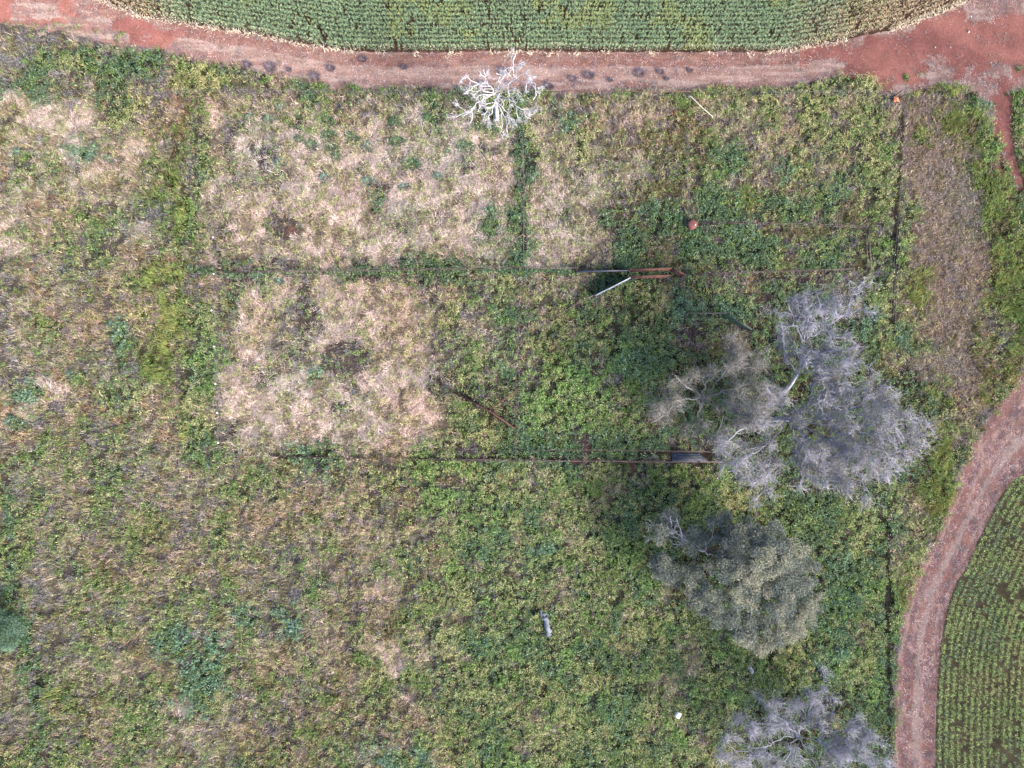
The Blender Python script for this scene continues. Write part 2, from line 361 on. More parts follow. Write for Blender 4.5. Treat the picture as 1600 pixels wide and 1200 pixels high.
def apply_lines(px, py, z, road):
    x = px * S; y = py * S
    for (a, b, hw, L) in LINES:
        a = np.array(a, float); b = np.array(b, float); d = b - a; L2 = d @ d
        t = np.clip(((px - a[0]) * d[0] + (py - a[1]) * d[1]) / L2, 0, 1)
        dist = np.hypot(px - a[0] - t * d[0], py - a[1] - t * d[1])
        m = (dist < hw * (0.1 + 1.7 * fnoise(x, y, 0.8, 44) ** 1.2)) & ~road
        z = np.where(m, KEYS.index(L), z)
    return z
# small patches (px,py,rx,ry,letter) seen in the photo
SPOTS = [(18,880,12,110,'D'),(40,1010,12,70,'D'),(62,1120,12,90,'D'),(95,60,100,22,'L'),(455,357,18,10,'M'),(438,350,26,22,'M'),(456,362,11,9,'Q'),(525,545,9,6,'Q'),(540,560,40,28,'M'),(475,480,12,60,'M'),(705,645,8,6,'M'),(742,700,7,10,'M'),(830,585,20,12,'M'),(915,690,7,14,'M'),
 (919,703,5,8,'Q'),(1049,688,16,9,'M'),(900,722,8,5,'Q'),(987,728,6,14,'Q'),(182,1010,22,10,'M'),(960,590,12,10,'M'),(700,750,55,32,'B'),(705,752,24,14,'L'),(375,590,30,20,'S'),
 (1300,945,45,80,'D'),(1250,830,60,40,'D'),(1230,790,50,25,'D'),(1040,770,22,18,'D'),(1330,640,30,20,'D'),(1540,650,20,12,'M'),(1520,672,30,5,'G'),(300,130,40,14,'Y'),(95,95,60,14,'G'),  # D patches beside the leafy tree paint its shade as dark weeds
 (1415,122,4,6,'G'),(1440,118,9,5,'O'),(1590,108,5,4,'G'),(1480,140,30,10,'W'),(1300,1130,20,14,'Y'),
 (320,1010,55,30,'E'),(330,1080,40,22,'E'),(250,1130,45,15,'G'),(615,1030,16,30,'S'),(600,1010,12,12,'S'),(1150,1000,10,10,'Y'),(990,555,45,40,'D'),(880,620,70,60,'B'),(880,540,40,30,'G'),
 (1000,470,40,30,'Y'),(1560,330,26,60,'W'),(1545,540,30,50,'O'),(1470,745,18,60,'W'),(1430,870,20,70,'Y')]
def apply_spots(px, py, z, road=None):
    x = px * S; y = py * S
    wob = 0.6 + 0.8 * fnoise(x, y, 0.8, 47)
    for (a, b, rx, ry, L) in SPOTS:
        m = ((px - a) / rx) ** 2 + ((py - b) / ry) ** 2 < wob
        if L in 'EDBGY' and rx > 10: m &= fnoise(x, y, 0.45, 48, 2) > (0.60 if L == 'E' else 0.46)
        z = np.where(m, KEYS.index(L), z)
    return z
# each ground cover is really a mottled mix; the second noise picks the neighbour species
SUB = {'S': [(0.10,'M'),(0.16,'O'),(0.19,'L'),(0.38,'T'), (0.49,'Y')], 'T': [(0.09,'M'),(0.29,'L'),(0.44,'O'),(0.53,'S'),(0.60,'Y'),(0.64,'G')],
       'O': [(0.12,'M'),(0.36,'L'),(0.42,'Y'),(0.50,'N'),(0.60,'T'),(0.68,'G')], 'Y': [(0.13,'M'),(0.30,'G'),(0.42,'T'),(0.48,'O')],
       'G': [(0.12,'M'),(0.22,'D'),(0.38,'Y'),(0.52,'O'),(0.60,'L'),(0.66,'T')], 'B': [(0.14,'M'),(0.28,'D'),(0.44,'Y'),(0.52,'G')],
       'D': [(0.12,'M'),(0.34,'G'),(0.42,'E')], 'E': [(0.14,'M'),(0.34,'D'),(0.46,'G')], 'L': [(0.16,'M'),(0.34,'O'),(0.40,'G'),(0.54,'T')],
       'M': [(0.30,'L'),(0.40,'G'),(0.46,'T')], 'N': [(0.16,'M'),(0.34,'T'),(0.52,'L'),(0.66,'O')], 'W': [(0.10,'M'),(0.30,'O'),(0.48,'G')],
       'R': [(0.05,'L')], 'P': [(0.20,'L'),(0.30,'R'),(0.36,'M')], 'U': [(0.30,'D'),(0.5,'O'),(0.62,'G'),(0.7,'L')], 'C': [], 'H': [(0.10,'L'),(0.16,'M'),(0.26,'T'),(0.34,'O')]}
SUBI = {KEYS.index(a): [(t, KEYS.index(b)) for t, b in v] for a, v in SUB.items()}
def mottle(px, py, z, seed=5):
    x = px * S; y = py * S; r = np.random.default_rng(seed)
    n = 0.6 * fnoise(x + 0.35 * y, y * 1.1, 0.95, 51, 4) + 0.4 * fnoise(x, y, 0.38, 52, 2)
    q = np.argsort(np.argsort(n)) / len(n)        # uniform 0..1
    q = np.clip(q + r.normal(0, 0.07, len(n)), 0, 1)
    # a different, independent field tells which of the patches it is
    n2 = fnoise(x, y, 3.0, 57, 3); q2 = np.argsort(np.argsort(n2)) / len(n2)
    q = (q + 0.37 * q2 * 0.0) % 1.0
    out = z.copy()
    for a, lst in SUBI.items():
        m = z == a; prev = 0
        for thr, b in lst:
            out[m & (q >= prev) & (q < thr)] = b; prev = thr
    return out

# ------------------------------------------------------------------ the ground sheet and the tracks
GC = {'S': (186,162,142), 'T': (138,122,102), 'O': (104,98,72), 'Y': (92,92,62), 'G': (78,86,58), 'B': (82,96,54), 'D': (60,70,52), 'E': (72,86,70), 'L': (112,104,100),
      'M': (104,90,84), 'N': (132,104,82), 'W': (84,88,46), 'R': (196,134,124), 'P': (198,164,154), 'U': (66,62,54), 'C': (112,70,60), 'K': (84,74,66), 'Q': (146,108,98), 'H': (148,126,108)}  # K: shade of grass gaps and ditch, put into the soil colour
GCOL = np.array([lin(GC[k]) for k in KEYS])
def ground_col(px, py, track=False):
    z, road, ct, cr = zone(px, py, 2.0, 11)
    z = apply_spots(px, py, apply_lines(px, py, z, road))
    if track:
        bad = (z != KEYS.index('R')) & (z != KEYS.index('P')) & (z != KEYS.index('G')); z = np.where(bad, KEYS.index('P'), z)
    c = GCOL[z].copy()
    x = px * S; y = py * S
    n = fnoise(x, y, 1.6, 61)[:, None]
    c = c * (0.8 + 0.4 * n)
    if track:      # dusty grey-lilac and pale straw stains, bare red between
        P = z == KEYS.index('P')
        # streaks run along the track
        dd = (px - x_rt_l(py)) / np.maximum(x_rt_r(py) - x_rt_l(py), 1)
        sx = np.where(py < 330, x * 0.22, dd * 7); sy = np.where(py < 330, y * 1.7, y * 0.3)
        s = fnoise(sx, sy, 0.55, 63, 4)
        g = fnoise(x, y, 0.5, 64, 3)
        pale = lin((226,200,190)); lil = lin((150,124,130)); red = lin((184,132,124)); clay = lin((186,146,136))
        cc = np.where((s > 0.62)[:, None], pale, np.where((g < 0.34)[:, None], lil, np.where((s < 0.36)[:, None], red, clay)))
        c = np.where(P[:, None], 0.62 * cc + 0.38 * c, c)
        c = np.where((py > 400)[:, None], c * np.array([1.12, .98, .95]), c)
        dk = (fnoise(x, y, 5.0, 66) > 0.62) & (z == KEYS.index('R'))
        c = np.where(dk[:, None], c * np.array([0.86, 0.84, 0.88]), c)
        mid = (py > 330) & (np.abs(dd - 0.52 + 0.1 * (fnoise(x, y, 3, 68) - .5)) < 0.07 * (0.3 + 1.4 * g))
        c = np.where(mid[:, None], 0.3 * c + 0.7 * pale, c)
        rut = (py > 330) & ((np.abs(dd - .24) < .09) | (np.abs(dd - .78) < .09)) & (g < .55)
        c = np.where(rut[:, None], 0.4 * c + 0.6 * lil, c)
        if True:   # the verge is paler along the middle of the top track and redder beside the crop
            top = (py < 330) & (px < 1330); d = py - y_top_u(px)
            c = np.where((top & (d > 2) & (d < 22) & P)[:, None], 0.35 * c + 0.65 * lin((170,118,106)) * (0.8 + 0.5 * g[:, None]), c)
            bandp = top & (px > 380) & (d > 24) & (d < 44) & P
            c = np.where(bandp[:, None], 0.5 * c + 0.5 * lin((214,176,164)) * (0.75 + 0.5 * s[:, None]), c)
    return c
def grid_sheet(name, xs, ys, z, colf, mat, **kw):
    X, Y = np.meshgrid(xs, ys); nx, ny = len(xs), len(ys)
    V = np.stack([X.ravel(), Y.ravel(), np.full(X.size, z)], 1)
    i = np.arange(nx - 1)[None, :]; j = np.arange(ny - 1)[:, None] * nx
    F = np.stack([j + i, j + i + 1, j + nx + i + 1, j + nx + i], -1).reshape(-1, 4)
    return make_mesh(name, V, F, mat, col=colf(V[:, 0] / S + 800, 600 - V[:, 1] / S))
far = np.array([60, 75, 100, 140, 220, 400, 800, 1500.0])
xs = np.concatenate([-far[::-1], np.arange(-56, 56.01, 0.25), far]); ys = np.concatenate([-far[::-1], np.arange(-44, 44.01, 0.25), far])
gr = grid_sheet('ground', xs, ys, 0.0, ground_col, M_soil); tag(gr, kind='structure')
def strip_sheet(name, A, B, z, nu, nv, label=None):
    def resample(L, n):
        d = np.concatenate([[0], np.cumsum(np.hypot(*np.diff(L, axis=0).T))]); t = np.linspace(0, d[-1], n)
        return np.stack([np.interp(t, d, L[:, 0]), np.interp(t, d, L[:, 1])], 1)
    a = resample(A, nu); b = resample(B, nu)
    wob = (fnoise(a[:, 0] * S, a[:, 1] * S, 0.8, 71, 4) - 0.5) * 12
    b = b + np.stack([0 * wob, wob], 1); a = a + np.stack([wob * 0.4, -wob * 0.5], 1)
    t = np.linspace(0, 1, nv)[:, None, None]
    P = (a[None] * (1 - t) + b[None] * t).reshape(-1, 2)
    V = np.stack([(P[:, 0] - 800) * S, (600 - P[:, 1]) * S, np.full(len(P), z)], 1)
    i = np.arange(nu - 1)[None, :]; j = np.arange(nv - 1)[:, None] * nu
    F = np.stack([j + i, j + nu + i, j + nu + i + 1, j + i + 1], -1).reshape(-1, 4)
    return tag(make_mesh(name, V, F, M_soil, col=ground_col(P[:, 0], P[:, 1], True)), kind='structure')
# split the wide top track where it opens into the bare junction so the sheet follows both edges
strip_sheet('dirt_road', sTU, sTL, 0.012, 700, 40)
strip_sheet('dirt_track', sRL, sRR, 0.012, 420, 24)
strip_sheet('path', PATH_A, PATH_B, 0.018, 60, 8)

# ------------------------------------------------------------------ ground cover: blades and leaves
# kind: style b=blade l=leaf, colours with weights, length, width, tilt range (deg from vertical), leaf height, elements per tuft, keep
SPEC = {
 'S': ('b', [((242,222,204),5),((216,192,172),6),((190,166,146),4),((160,138,118),3),((146,142,104),1)], (.28,.62), (.022,.042), (55,88), 0.12, 12, 1.0),
 'T': ('b', [((212,188,156),4),((188,166,134),5),((158,142,106),4),((134,138,90),5),((124,112,100),2),((222,204,178),2)], (.25,.6), (.025,.05), (25,75), 0.15, 9, 1.0),
 'O': ('b', [((150,140,92),4),((124,120,70),5),((100,100,58),4),((168,158,104),2),((128,118,110),2)], (.25,.55), (.03,.055), (15,70), 0.15, 9, 1.0),
 'Y': ('l', [((194,194,126),5),((168,176,104),5),((142,156,84),4),((118,136,72),4),((208,202,156),2)], (.10,.20), (.035,.06), (30,88), 0.42, 14, 1.0),
 'G': ('l', [((138,166,88),4),((116,146,72),5),((94,124,60),5),((76,102,54),3),((164,176,108),2)], (.10,.22), (.035,.065), (30,88), 0.40, 14, 1.0),
 'B': ('l', [((144,172,92),5),((120,150,80),5),((96,126,68),4),((160,190,98),3),((62,92,48),2)], (.12,.26), (.045,.075), (30,85), 0.48, 14, 1.0),
 'D': ('l', [((108,136,92),4),((90,116,78),5),((74,96,66),4),((132,154,116),2)], (.11,.22), (.05,.085), (35,90), 0.40, 12, 1.0),
 'E': ('l', [((122,156,120),4),((102,136,102),5),((84,114,84),4),((148,176,138),2)], (.12,.26), (.05,.09), (30,85), 0.50, 10, 1.0),
 'L': ('b', [((158,152,154),5),((136,128,130),5),((124,118,108),4),((178,172,176),3),((130,132,98),4)], (.20,.45), (.02,.04), (20,80), 0.15, 8, 1.0),
 'M': ('b', [((126,112,110),5),((108,96,94),5),((92,82,78),4),((146,134,128),2),((100,108,76),3)], (.12,.32), (.02,.04), (35,88), 0.1, 5, 0.85),
 'N': ('b', [((200,160,116),4),((178,138,98),5),((146,114,82),4),((140,126,84),3),((160,140,132),2)], (.25,.55), (.025,.05), (25,75), 0.15, 9, 1.0),
 'W': ('b', [((154,166,84),4),((130,150,66),5),((110,132,58),5),((146,140,80),3),((176,172,106),1)], (.30,.60), (.04,.065), (20,70), 0.2, 9, 1.0),
 'R': ('b', [((150,108,96),3),((110,110,84),2),((200,170,150),2)], (.05,.14), (.015,.03), (60,88), 0.05, 3, 0.10),
 'P': ('b', [((232,206,194),5),((204,170,158),5),((172,134,122),4),((150,134,142),4),((116,100,104),3)], (.12,.40), (.015,.03), (60,88), 0.06, 6, 0.85),
 'H': ('b', [((192,172,146),5),((172,152,130),5),((152,138,128),4),((170,164,162),4),((138,134,96),2)], (.12, .34), (.02, .04), (20, 75), 0.1, 9, 1.0),
 'Q': ('b', [((150,120,108),5),((120,96,92),5),((104,100,78),3)], (.12, .3), (.02, .04), (35, 85), 0.1, 4, 0.5),
 'K': ('b', [((84,78,66),5),((70,66,58),5),((66,78,54),3)], (.12, .3), (.02, .04), (35, 85), 0.15, 6, 0.8),  # dark blades continuing the painted shade of the grass gaps
 'U': ('b', [((110,104,84),5),((86,84,62),5),((74,82,54),5),((126,116,112),2)], (.2,.4), (.03,.05), (20,75), 0.2, 7, 0.9),
}
def elements(root, d, L, W, perp):
    a = root - perp * (W / 2)[:, None]; b = root + perp * (W / 2)[:, None]; c = root + d * L[:, None]
    return np.stack([a, b, c], 1).reshape(-1, 3)
def rand_dir(n, az, spread, t0, t1, r):
    a = az + r.normal(0, spread, n); t = np.radians(r.uniform(t0, t1, n))
    return np.stack([np.cos(a) * np.sin(t), np.sin(a) * np.sin(t), np.cos(t)], 1), a
def veg(c):                     # dusty, sun-bleached plant colours
    c = lin(c, 0.74); g = c.mean(); return (c * 0.84 + g * 0.16) * [1.0, 0.985, 1.08]
def pick_cols(spec, n, r):
    cs = np.array([veg(c) for c, _ in spec]); ws = np.array([q for _, q in spec], float); ws /= ws.sum()
    return cs[r.choice(len(cs), n, p=ws)]

NT = 270000
px = rng.uniform(-130, 1730, NT); py = rng.uniform(-90, 1290, NT)
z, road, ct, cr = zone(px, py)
z = apply_lines(px, py, z, road); z = apply_spots(px, py, z)
z = mottle(px, py, z)
# keep roads and fields mostly bare
keep = (z != KEYS.index('C'))
keep &= ~(road & ~np.isin(z, [KEYS.index(c) for c in 'RPGLMWDESHT']))
keep &= ~(road & np.isin(z, [KEYS.index(c) for c in 'LM']) & (rng.random(NT) < 0.6))
rp = (z == KEYS.index('R')) & ~road
keep &= ~((px > 1044) & (px < 1110) & (py > 705) & (py < 723))
keep &= rng.random(NT) < np.array([SPEC[k][7] if k in SPEC else 0 for k in KEYS])[z]
px, py, z, road = px[keep], py[keep], z[keep], road[keep]
X = px * S - 48; Yw = 36 - py * S
hmap = 0.65 + 0.6 * fnoise(X, Yw, 0.9, 81, 3)                # tall and short growth
flow = fnoise(X, Yw, 3.0, 83, 3) * 4 * np.pi + 0.6            # which way the dry stems have been laid
def cover(name, letters, seed, label):
    r = np.random.default_rng(seed); VV = []; CC = []
    for L in letters:
        st, cols, ln, wd, tl, hh, cnt, _ = SPEC[L]
        m = np.where(z == KEYS.index(L))[0]
        if len(m) == 0: continue
        base_c = pick_cols(cols, len(m), r) * {'G': 1.08, 'B': 1.1, 'D': 1.06}.get(L, 1.0) * (0.80 + 0.40 * fnoise(X[m], Yw[m], 0.8, 87, 3))[:, None]
        idx = np.repeat(m, cnt); bc = np.repeat(base_c, cnt, 0); n = len(idx)
        mix = r.random(n)[:, None] < 0.30
        tint = fnoise(X[idx], Yw[idx], 4.5, 89, 3)[:, None]
        c = np.where(mix, bc, pick_cols(cols, n, r)) * r.uniform(0.76, 1.24, (n, 1)) * (np.array([1.08, .98, .94]) * tint + np.array([.92, 1.01, 1.0]) * (1 - tint))
        sc_h = hmap[idx] * np.where(road[idx], 0.5, 1.0)
        if st == 'b':
            rad = 0.13
            d, az = rand_dir(n, flow[idx] + (0 if L in 'SPW' else r.uniform(0, 6.28, len(m))[np.searchsorted(m, idx)]), {'S': .95, 'P': .8, 'W': .9}.get(L, 1.1), *tl, r)
            root = np.stack([X[idx] + r.normal(0, rad, n), Yw[idx] + r.normal(0, rad, n), r.random(n) * hh * sc_h], 1)
            perp = np.stack([-np.sin(az), np.cos(az), r.normal(0, .25, n)], 1)
            Ln = r.uniform(*ln, n) * sc_h; Wd = r.uniform(*wd, n)
        else:
            rad = 0.11
            d, az = rand_dir(n, r.uniform(0, 6.28, n), 0.1, *tl, r)
            root = np.stack([X[idx] + r.normal(0, rad, n), Yw[idx] + r.normal(0, rad, n), (0.05 + r.random(n) ** 0.8 * hh) * sc_h], 1)
            perp = np.stack([-np.sin(az), np.cos(az), r.normal(0, .3, n)], 1)
            Ln = r.uniform(*ln, n); Wd = r.uniform(*wd, n)
        VV.append(elements(root, d, Ln, Wd, perp)); CC.append(np.repeat(c, 3, 0))
    V = np.concatenate(VV); c = np.concatenate(CC)
    V[:, 2] = np.maximum(V[:, 2], 0.02)
    F = np.arange(len(V)).reshape(-1, 3)
    return tag(make_mesh(name, V, F, M_leaf, col=c), label, None, None, 'stuff')
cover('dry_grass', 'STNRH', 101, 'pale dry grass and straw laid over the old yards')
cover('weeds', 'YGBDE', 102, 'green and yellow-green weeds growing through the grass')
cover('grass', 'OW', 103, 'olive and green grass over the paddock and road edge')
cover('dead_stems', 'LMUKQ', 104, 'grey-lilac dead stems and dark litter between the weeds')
cover('straw_litter', 'P', 105, 'pink and straw coloured litter on the dirt tracks')

# ------------------------------------------------------------------ crop rows
def crop(name, edge, side, rows, pitch, step, height, seed, fn, label, lim):
    r = np.random.default_rng(seed)
    E = np.stack([(edge[:, 0] - 800) * S, (600 - edge[:, 1]) * S], 1)
    d = np.concatenate([[0], np.cumsum(np.hypot(*np.diff(E, axis=0).T))])
    VV = []; CC = []
    for k in range(rows):
        t = np.arange(0, d[-1], step); t = t + r.normal(0, step * 0.3, len(t))
        x = np.interp(t, d, E[:, 0]); y = np.interp(t, d, E[:, 1])
        x2 = np.interp(t + 1.5, d, E[:, 0]); y2 = np.interp(t + 1.5, d, E[:, 1]); x1 = np.interp(t - 1.5, d, E[:, 0]); y1 = np.interp(t - 1.5, d, E[:, 1])
        tx, ty = x2 - x1, y2 - y1; q = np.hypot(tx, ty) + 1e-9; nx, ny = -ty / q * side, tx / q * side
        o = (k + 0.35) * pitch
        x = x + nx * o + r.normal(0, 0.03, len(x)); y = y + ny * o + r.normal(0, 0.03, len(x))
        keep = (x > lim[0]) & (x < lim[1]) & (y > lim[2]) & (y < lim[3])
        x, y = x[keep], y[keep]
        if len(x) == 0: continue
        V, c = fn(x, y, k, height, r)
        VV.append(V); CC.append(c)
    V = np.concatenate(VV); c = np.concatenate(CC)
    return tag(make_mesh(name, V, np.arange(len(V)).reshape(-1, 3), M_leaf, col=c), label, None, None, 'stuff')
def top_plants(x, y, k, height, r):
    gap = fnoise(x * 1.6, y * .55, 0.6, 91, 3)
    kp = (gap > 0.17) & (r.random(len(x)) > 0.08)
    x, y = x[kp], y[kp]
    dry = np.clip(np.maximum((x - 24) / 12, (-x - 30) / 6), 0, 1) * np.clip(1.4 - k * 0.1, 0, 1)       # paler, thinner rows at the ends
    edge = (k == 0)
    n = 20; m = len(x); idx = np.repeat(np.arange(m), n)
    patch = fnoise(x, y, 3.0, 92)
    h = height * (0.8 + 0.4 * r.random(m))
    top = (np.tile(np.arange(n), m) >= 8)
    d, az = rand_dir(m * n, r.uniform(0, 6.28, m * n), 0.1, 35, 88, r)
    zt = np.where(top, h[idx] * r.uniform(0.85, 1.05, m * n), h[idx] * r.uniform(0.2, 0.8, m * n))
    root = np.stack([x[idx] + r.normal(0, .035, m * n), y[idx] + r.normal(0, .03, m * n), zt], 1)
    perp = np.stack([-np.sin(az), np.cos(az), r.normal(0, .3, m * n)], 1)
    lo = pick_cols([((124,156,114),5),((106,138,98),4),((144,172,134),4),((80,106,76),2)], m * n, r)
    hi = pick_cols([((160,178,118),3),((138,166,112),4),((120,156,118),5),((184,186,138),1)], m * n, r)
    c = np.where(top[:, None], hi, lo)
    yel = (patch[idx] > 0.68)[:, None] & (r.random((m * n, 1)) < 0.4)
    c = np.where(yel, veg((166,176,92)), c)
    st = (r.random(m * n) < (0.88 * dry[idx]))[:, None]
    c = np.where(st, pick_cols([((214,194,150),4),((190,162,124),3),((160,126,100),2)], m * n, r), c)
    if edge:
        e = (r.random(m * n) < 0.12)[:, None]
        c = np.where(e, pick_cols([((232,222,190),4),((206,190,152),3)], m * n, r), c)
    L = r.uniform(.08, .19, m * n); W = r.uniform(.03, .055, m * n)
    keep = r.random(m * n) < (1 - 0.5 * dry[idx])
    V = elements(root, d, L, W, perp).reshape(-1, 3, 3)[keep].reshape(-1, 3)
    return V, np.repeat(c[keep], 3, 0)
def right_plants(x, y, k, height, r):
    gap = fnoise(x, y, 0.8, 95, 3)
    kp = (gap > 0.2) & (r.random(len(x)) > 0.08)
    x, y = x[kp], y[kp]; m = len(x); n = 15; idx = np.repeat(np.arange(m), n)
    d, az = rand_dir(m * n, r.uniform(0, 6.28, m * n), 0.1, 25, 80, r)
    h = height * (0.7 + 0.5 * r.random(m))
    root = np.stack([x[idx] + r.normal(0, .085, m * n), y[idx] + r.normal(0, .085, m * n), h[idx] * r.uniform(.1, 1, m * n)], 1)
    perp = np.stack([-np.sin(az), np.cos(az), r.normal(0, .3, m * n)], 1)
    patch = fnoise(x, y, 2.4, 96)[idx]
    c = pick_cols([((156,186,100),5),((134,166,88),5),((176,188,120),3),((108,132,80),3)], m * n, r)
    c = np.where((patch < 0.3)[:, None] & (r.random((m * n, 1)) < .5), veg((104,136,104)), c)
    c = np.where((patch > 0.68)[:, None] & (r.random((m * n, 1)) < .45), veg((168,160,104)), c)
    L = r.uniform(.12, .26, m * n); W = r.uniform(.03, .055, m * n)
    return elements(root, d, L, W, perp), np.repeat(c, 3, 0)
crop('crop_rows', sTU, 1, 26, 0.41, 0.10, 1.15, 201, top_plants, 'curved rows of young green crop above the red dirt road', (-56, 56, 20, 44))
crop('crop_rows', sRR, 1, 30, 0.60, 0.20, 0.45, 202, right_plants, 'curved rows of bright green crop beside the right hand track', (30, 58, -44, 0))
# soil of the two fields, dark red under the plants
# weeds and clods between the rows
def field_soil(name, edge, side, depth, label=None):
    E = smooth_line(edge, 3); d = np.gradient(E, axis=0); q = np.hypot(d[:, 0], d[:, 1])[:, None]
    N = np.stack([d[:, 1], -d[:, 0]], 1) / q * side
    nv = 30; t = np.linspace(0, depth, nv)[:, None, None]
    P = (E[None] + N[None] * t).reshape(-1, 2); nu = len(E)
    V = np.stack([(P[:, 0] - 800) * S, (600 - P[:, 1]) * S, np.full(len(P), 0.007)], 1)
    i = np.arange(nu - 1)[None, :]; j = np.arange(nv - 1)[:, None] * nu
    F = np.stack([j + i, j + nu + i, j + nu + i + 1, j + i + 1], -1).reshape(-1, 4)
    x, y = V[:, 0], V[:, 1]
    c = lin((104,80,68)) * (0.7 + 0.6 * fnoise(x, y, 1.2, 97)[:, None]) if 'top' in label else lin((124,112,90)) * (0.7 + 0.6 * fnoise(x, y, 1.2, 97)[:, None])
    return tag(make_mesh(name, V, F, M_soil, col=c), kind='structure')
field_soil('field', TOP_U, 1, 190, 'top'); field_soil('field', RT_R, 1, 330, 'right')

# pale husks fallen along the edge of the top field
def husks():
    r = np.random.default_rng(77); VV = []; CC = []
    pts = [(250+i*7, None) for i in range(50)]
    P = []
    for x0 in np.arange(150, 560, 4.5): P.append((x0, y_top_u(x0) + r.uniform(-1, 5)))
    for x0 in (590, 600, 652, 655, 700, 703, 706, 710, 716, 770, 778, 790, 798, 808, 816, 826, 832, 840, 856, 862, 870, 886, 899, 904, 942, 950, 1015, 1020, 1022, 1060, 1113, 1170, 1173, 1176, 1195): P.append((x0, y_top_u(x0) + r.uniform(2, 7)))
    for x0 in np.arange(1200, 1330, 5.0): P.append((x0, y_top_u(x0) + r.uniform(-1, 4)))
    for x0 in np.arange(1390, 1515, 3.5): P.append((x0, y_top_u(x0) + r.uniform(-4, 2)))
    P = np.array(P); n = 9; idx = np.repeat(np.arange(len(P)), n); m = len(idx)
    x = (P[idx, 0] - 800) * S + r.normal(0, .16, m); y = (600 - P[idx, 1]) * S + r.normal(0, .12, m)
    d, az = rand_dir(m, r.uniform(0, 6.28, m), .1, 45, 86, r)
    root = np.stack([x, y, r.uniform(.03, .3, m)], 1); perp = np.stack([-np.sin(az), np.cos(az), r.normal(0, .2, m)], 1)
    c = pick_cols([((240,228,196),4),((222,204,166),3),((192,172,138),2)], m, r)
    V = elements(root, d, r.uniform(.2, .45, m), r.uniform(.03, .06, m), perp)
    tag(make_mesh('husks', V, np.arange(len(V)).reshape(-1, 3), M_leaf, col=np.repeat(c, 3, 0)), 'cream dry husks fallen along the crop edge', None, None, 'stuff')
husks()

# ------------------------------------------------------------------ trees
def grow(buf, P, r0, r1, depth, r, nch, lenf=0.55, wig=0.12, col=None, twr=0.012, upb=0.15, spread=0.9, fol=None):
    P = np.asarray(P, float)
    d = np.concatenate([[0], np.cumsum(np.linalg.norm(np.diff(P, axis=0), axis=1))]); L = d[-1]
    n = max(4, int(L / 0.45) + 2) if depth > 1 else 4
    t = np.linspace(0, L, n); Q = np.stack([np.interp(t, d, P[:, k]) for k in range(3)], 1)
    Q[1:] += r.normal(0, wig * min(L, 1.5) * (0.45 if depth > 1 else .3), (n - 1, 3))
    rad = np.linspace(r0, r1, n)
    buf.tube(Q, rad, 6 if depth > 2 else (4 if depth > 1 else 3), cap=False)
    if fol is not None and depth <= 2: fol.append(Q[1:])
    if depth <= 0: return
    nn = max(1, int(nch * (L / 2.5 + 0.35) + r.random()))
    for _ in range(nn):
        u = r.uniform(0.18, 1.0) ** 0.8; i = min(n - 2, int(u * (n - 1)))
        p = Q[i] + (Q[i + 1] - Q[i]) * r.random(); T = Q[i + 1] - Q[i]; T /= np.linalg.norm(T) + 1e-9
        v = T * 0.8 + r.normal(0, spread * 0.6, 3); v[2] += upb; v /= np.linalg.norm(v)
        l = max(0.25, L * lenf * r.uniform(0.5, 1.1) * (1.15 - 0.5 * u)); l = min(l, 3.2)
        e = p + v * l; mid = (p + e) / 2 + r.normal(0, 0.12 * l, 3)
        rr = max(twr, np.interp(u, [0, 1], [r0, r1]) * 0.6)
        grow(buf, [p, mid, e], rr, max(twr * 0.7, rr * 0.45), depth - 1, r, nch, lenf, wig, col, twr, upb, spread, fol)

def leaves(pts, per, sig, size, cols, r):
    P = np.repeat(pts, per, 0); n = len(P)
    root = P + r.normal(0, sig, (n, 3)); root[:, 2] = np.maximum(root[:, 2], 0.1)
    d, az = rand_dir(n, r.uniform(0, 6.28, n), .1, 30, 95, r)
    perp = np.stack([-np.sin(az), np.cos(az), r.normal(0, .35, n)], 1)
    c = pick_cols(cols, n, r) * r.uniform(.85, 1.15, (n, 1))
    V = elements(root, d, r.uniform(size[0], size[1], n), r.uniform(size[0], size[1], n) * 0.6, perp)
    return V, np.repeat(c, 3, 0)

def twigs(pts, per, ln, wd, r, levels=2, reach=.25):
    # thin tapered three-sided twigs, forking once or twice from points along the branches
    P = np.repeat(pts, per, 0) + r.normal(0, reach * .4, (len(pts) * per, 3)); out = []
    D = r.normal(0, 1, P.shape); D[:, 2] = D[:, 2] * .6 + .25; D /= np.linalg.norm(D, axis=1)[:, None]
    L = r.uniform(*ln, len(P)); W = wd
    for lv in range(levels):
        a = np.cross(D, r.normal(0, 1, D.shape)); a /= np.linalg.norm(a, axis=1)[:, None]; b = np.cross(D, a)
        E = P + D * L[:, None]
        out.append(np.stack([P + a * W, P - a * W * .5 + b * W * .87, P - a * W * .5 - b * W * .87, E], 1))
        k = r.uniform(.35, 1, (2, len(P))); Pn = []; Dn = []
        for q_ in range(2):
            Pn.append(P + (E - P) * k[q_][:, None]); d = D + r.normal(0, .55, D.shape); Dn.append(d / np.linalg.norm(d, axis=1)[:, None])
        P = np.concatenate(Pn); D = np.concatenate(Dn); L = np.tile(L, 2) * r.uniform(.5, .8, len(P)); W = W * .75
    V = np.concatenate([o.reshape(-1, 3) for o in out]); n = len(V) // 4; i = np.arange(n)[:, None] * 4
    F = np.concatenate([i + [0, 1, 3], i + [1, 2, 3], i + [2, 0, 3]])
    V[:, 2] = np.maximum(V[:, 2], .1)
    return V, F
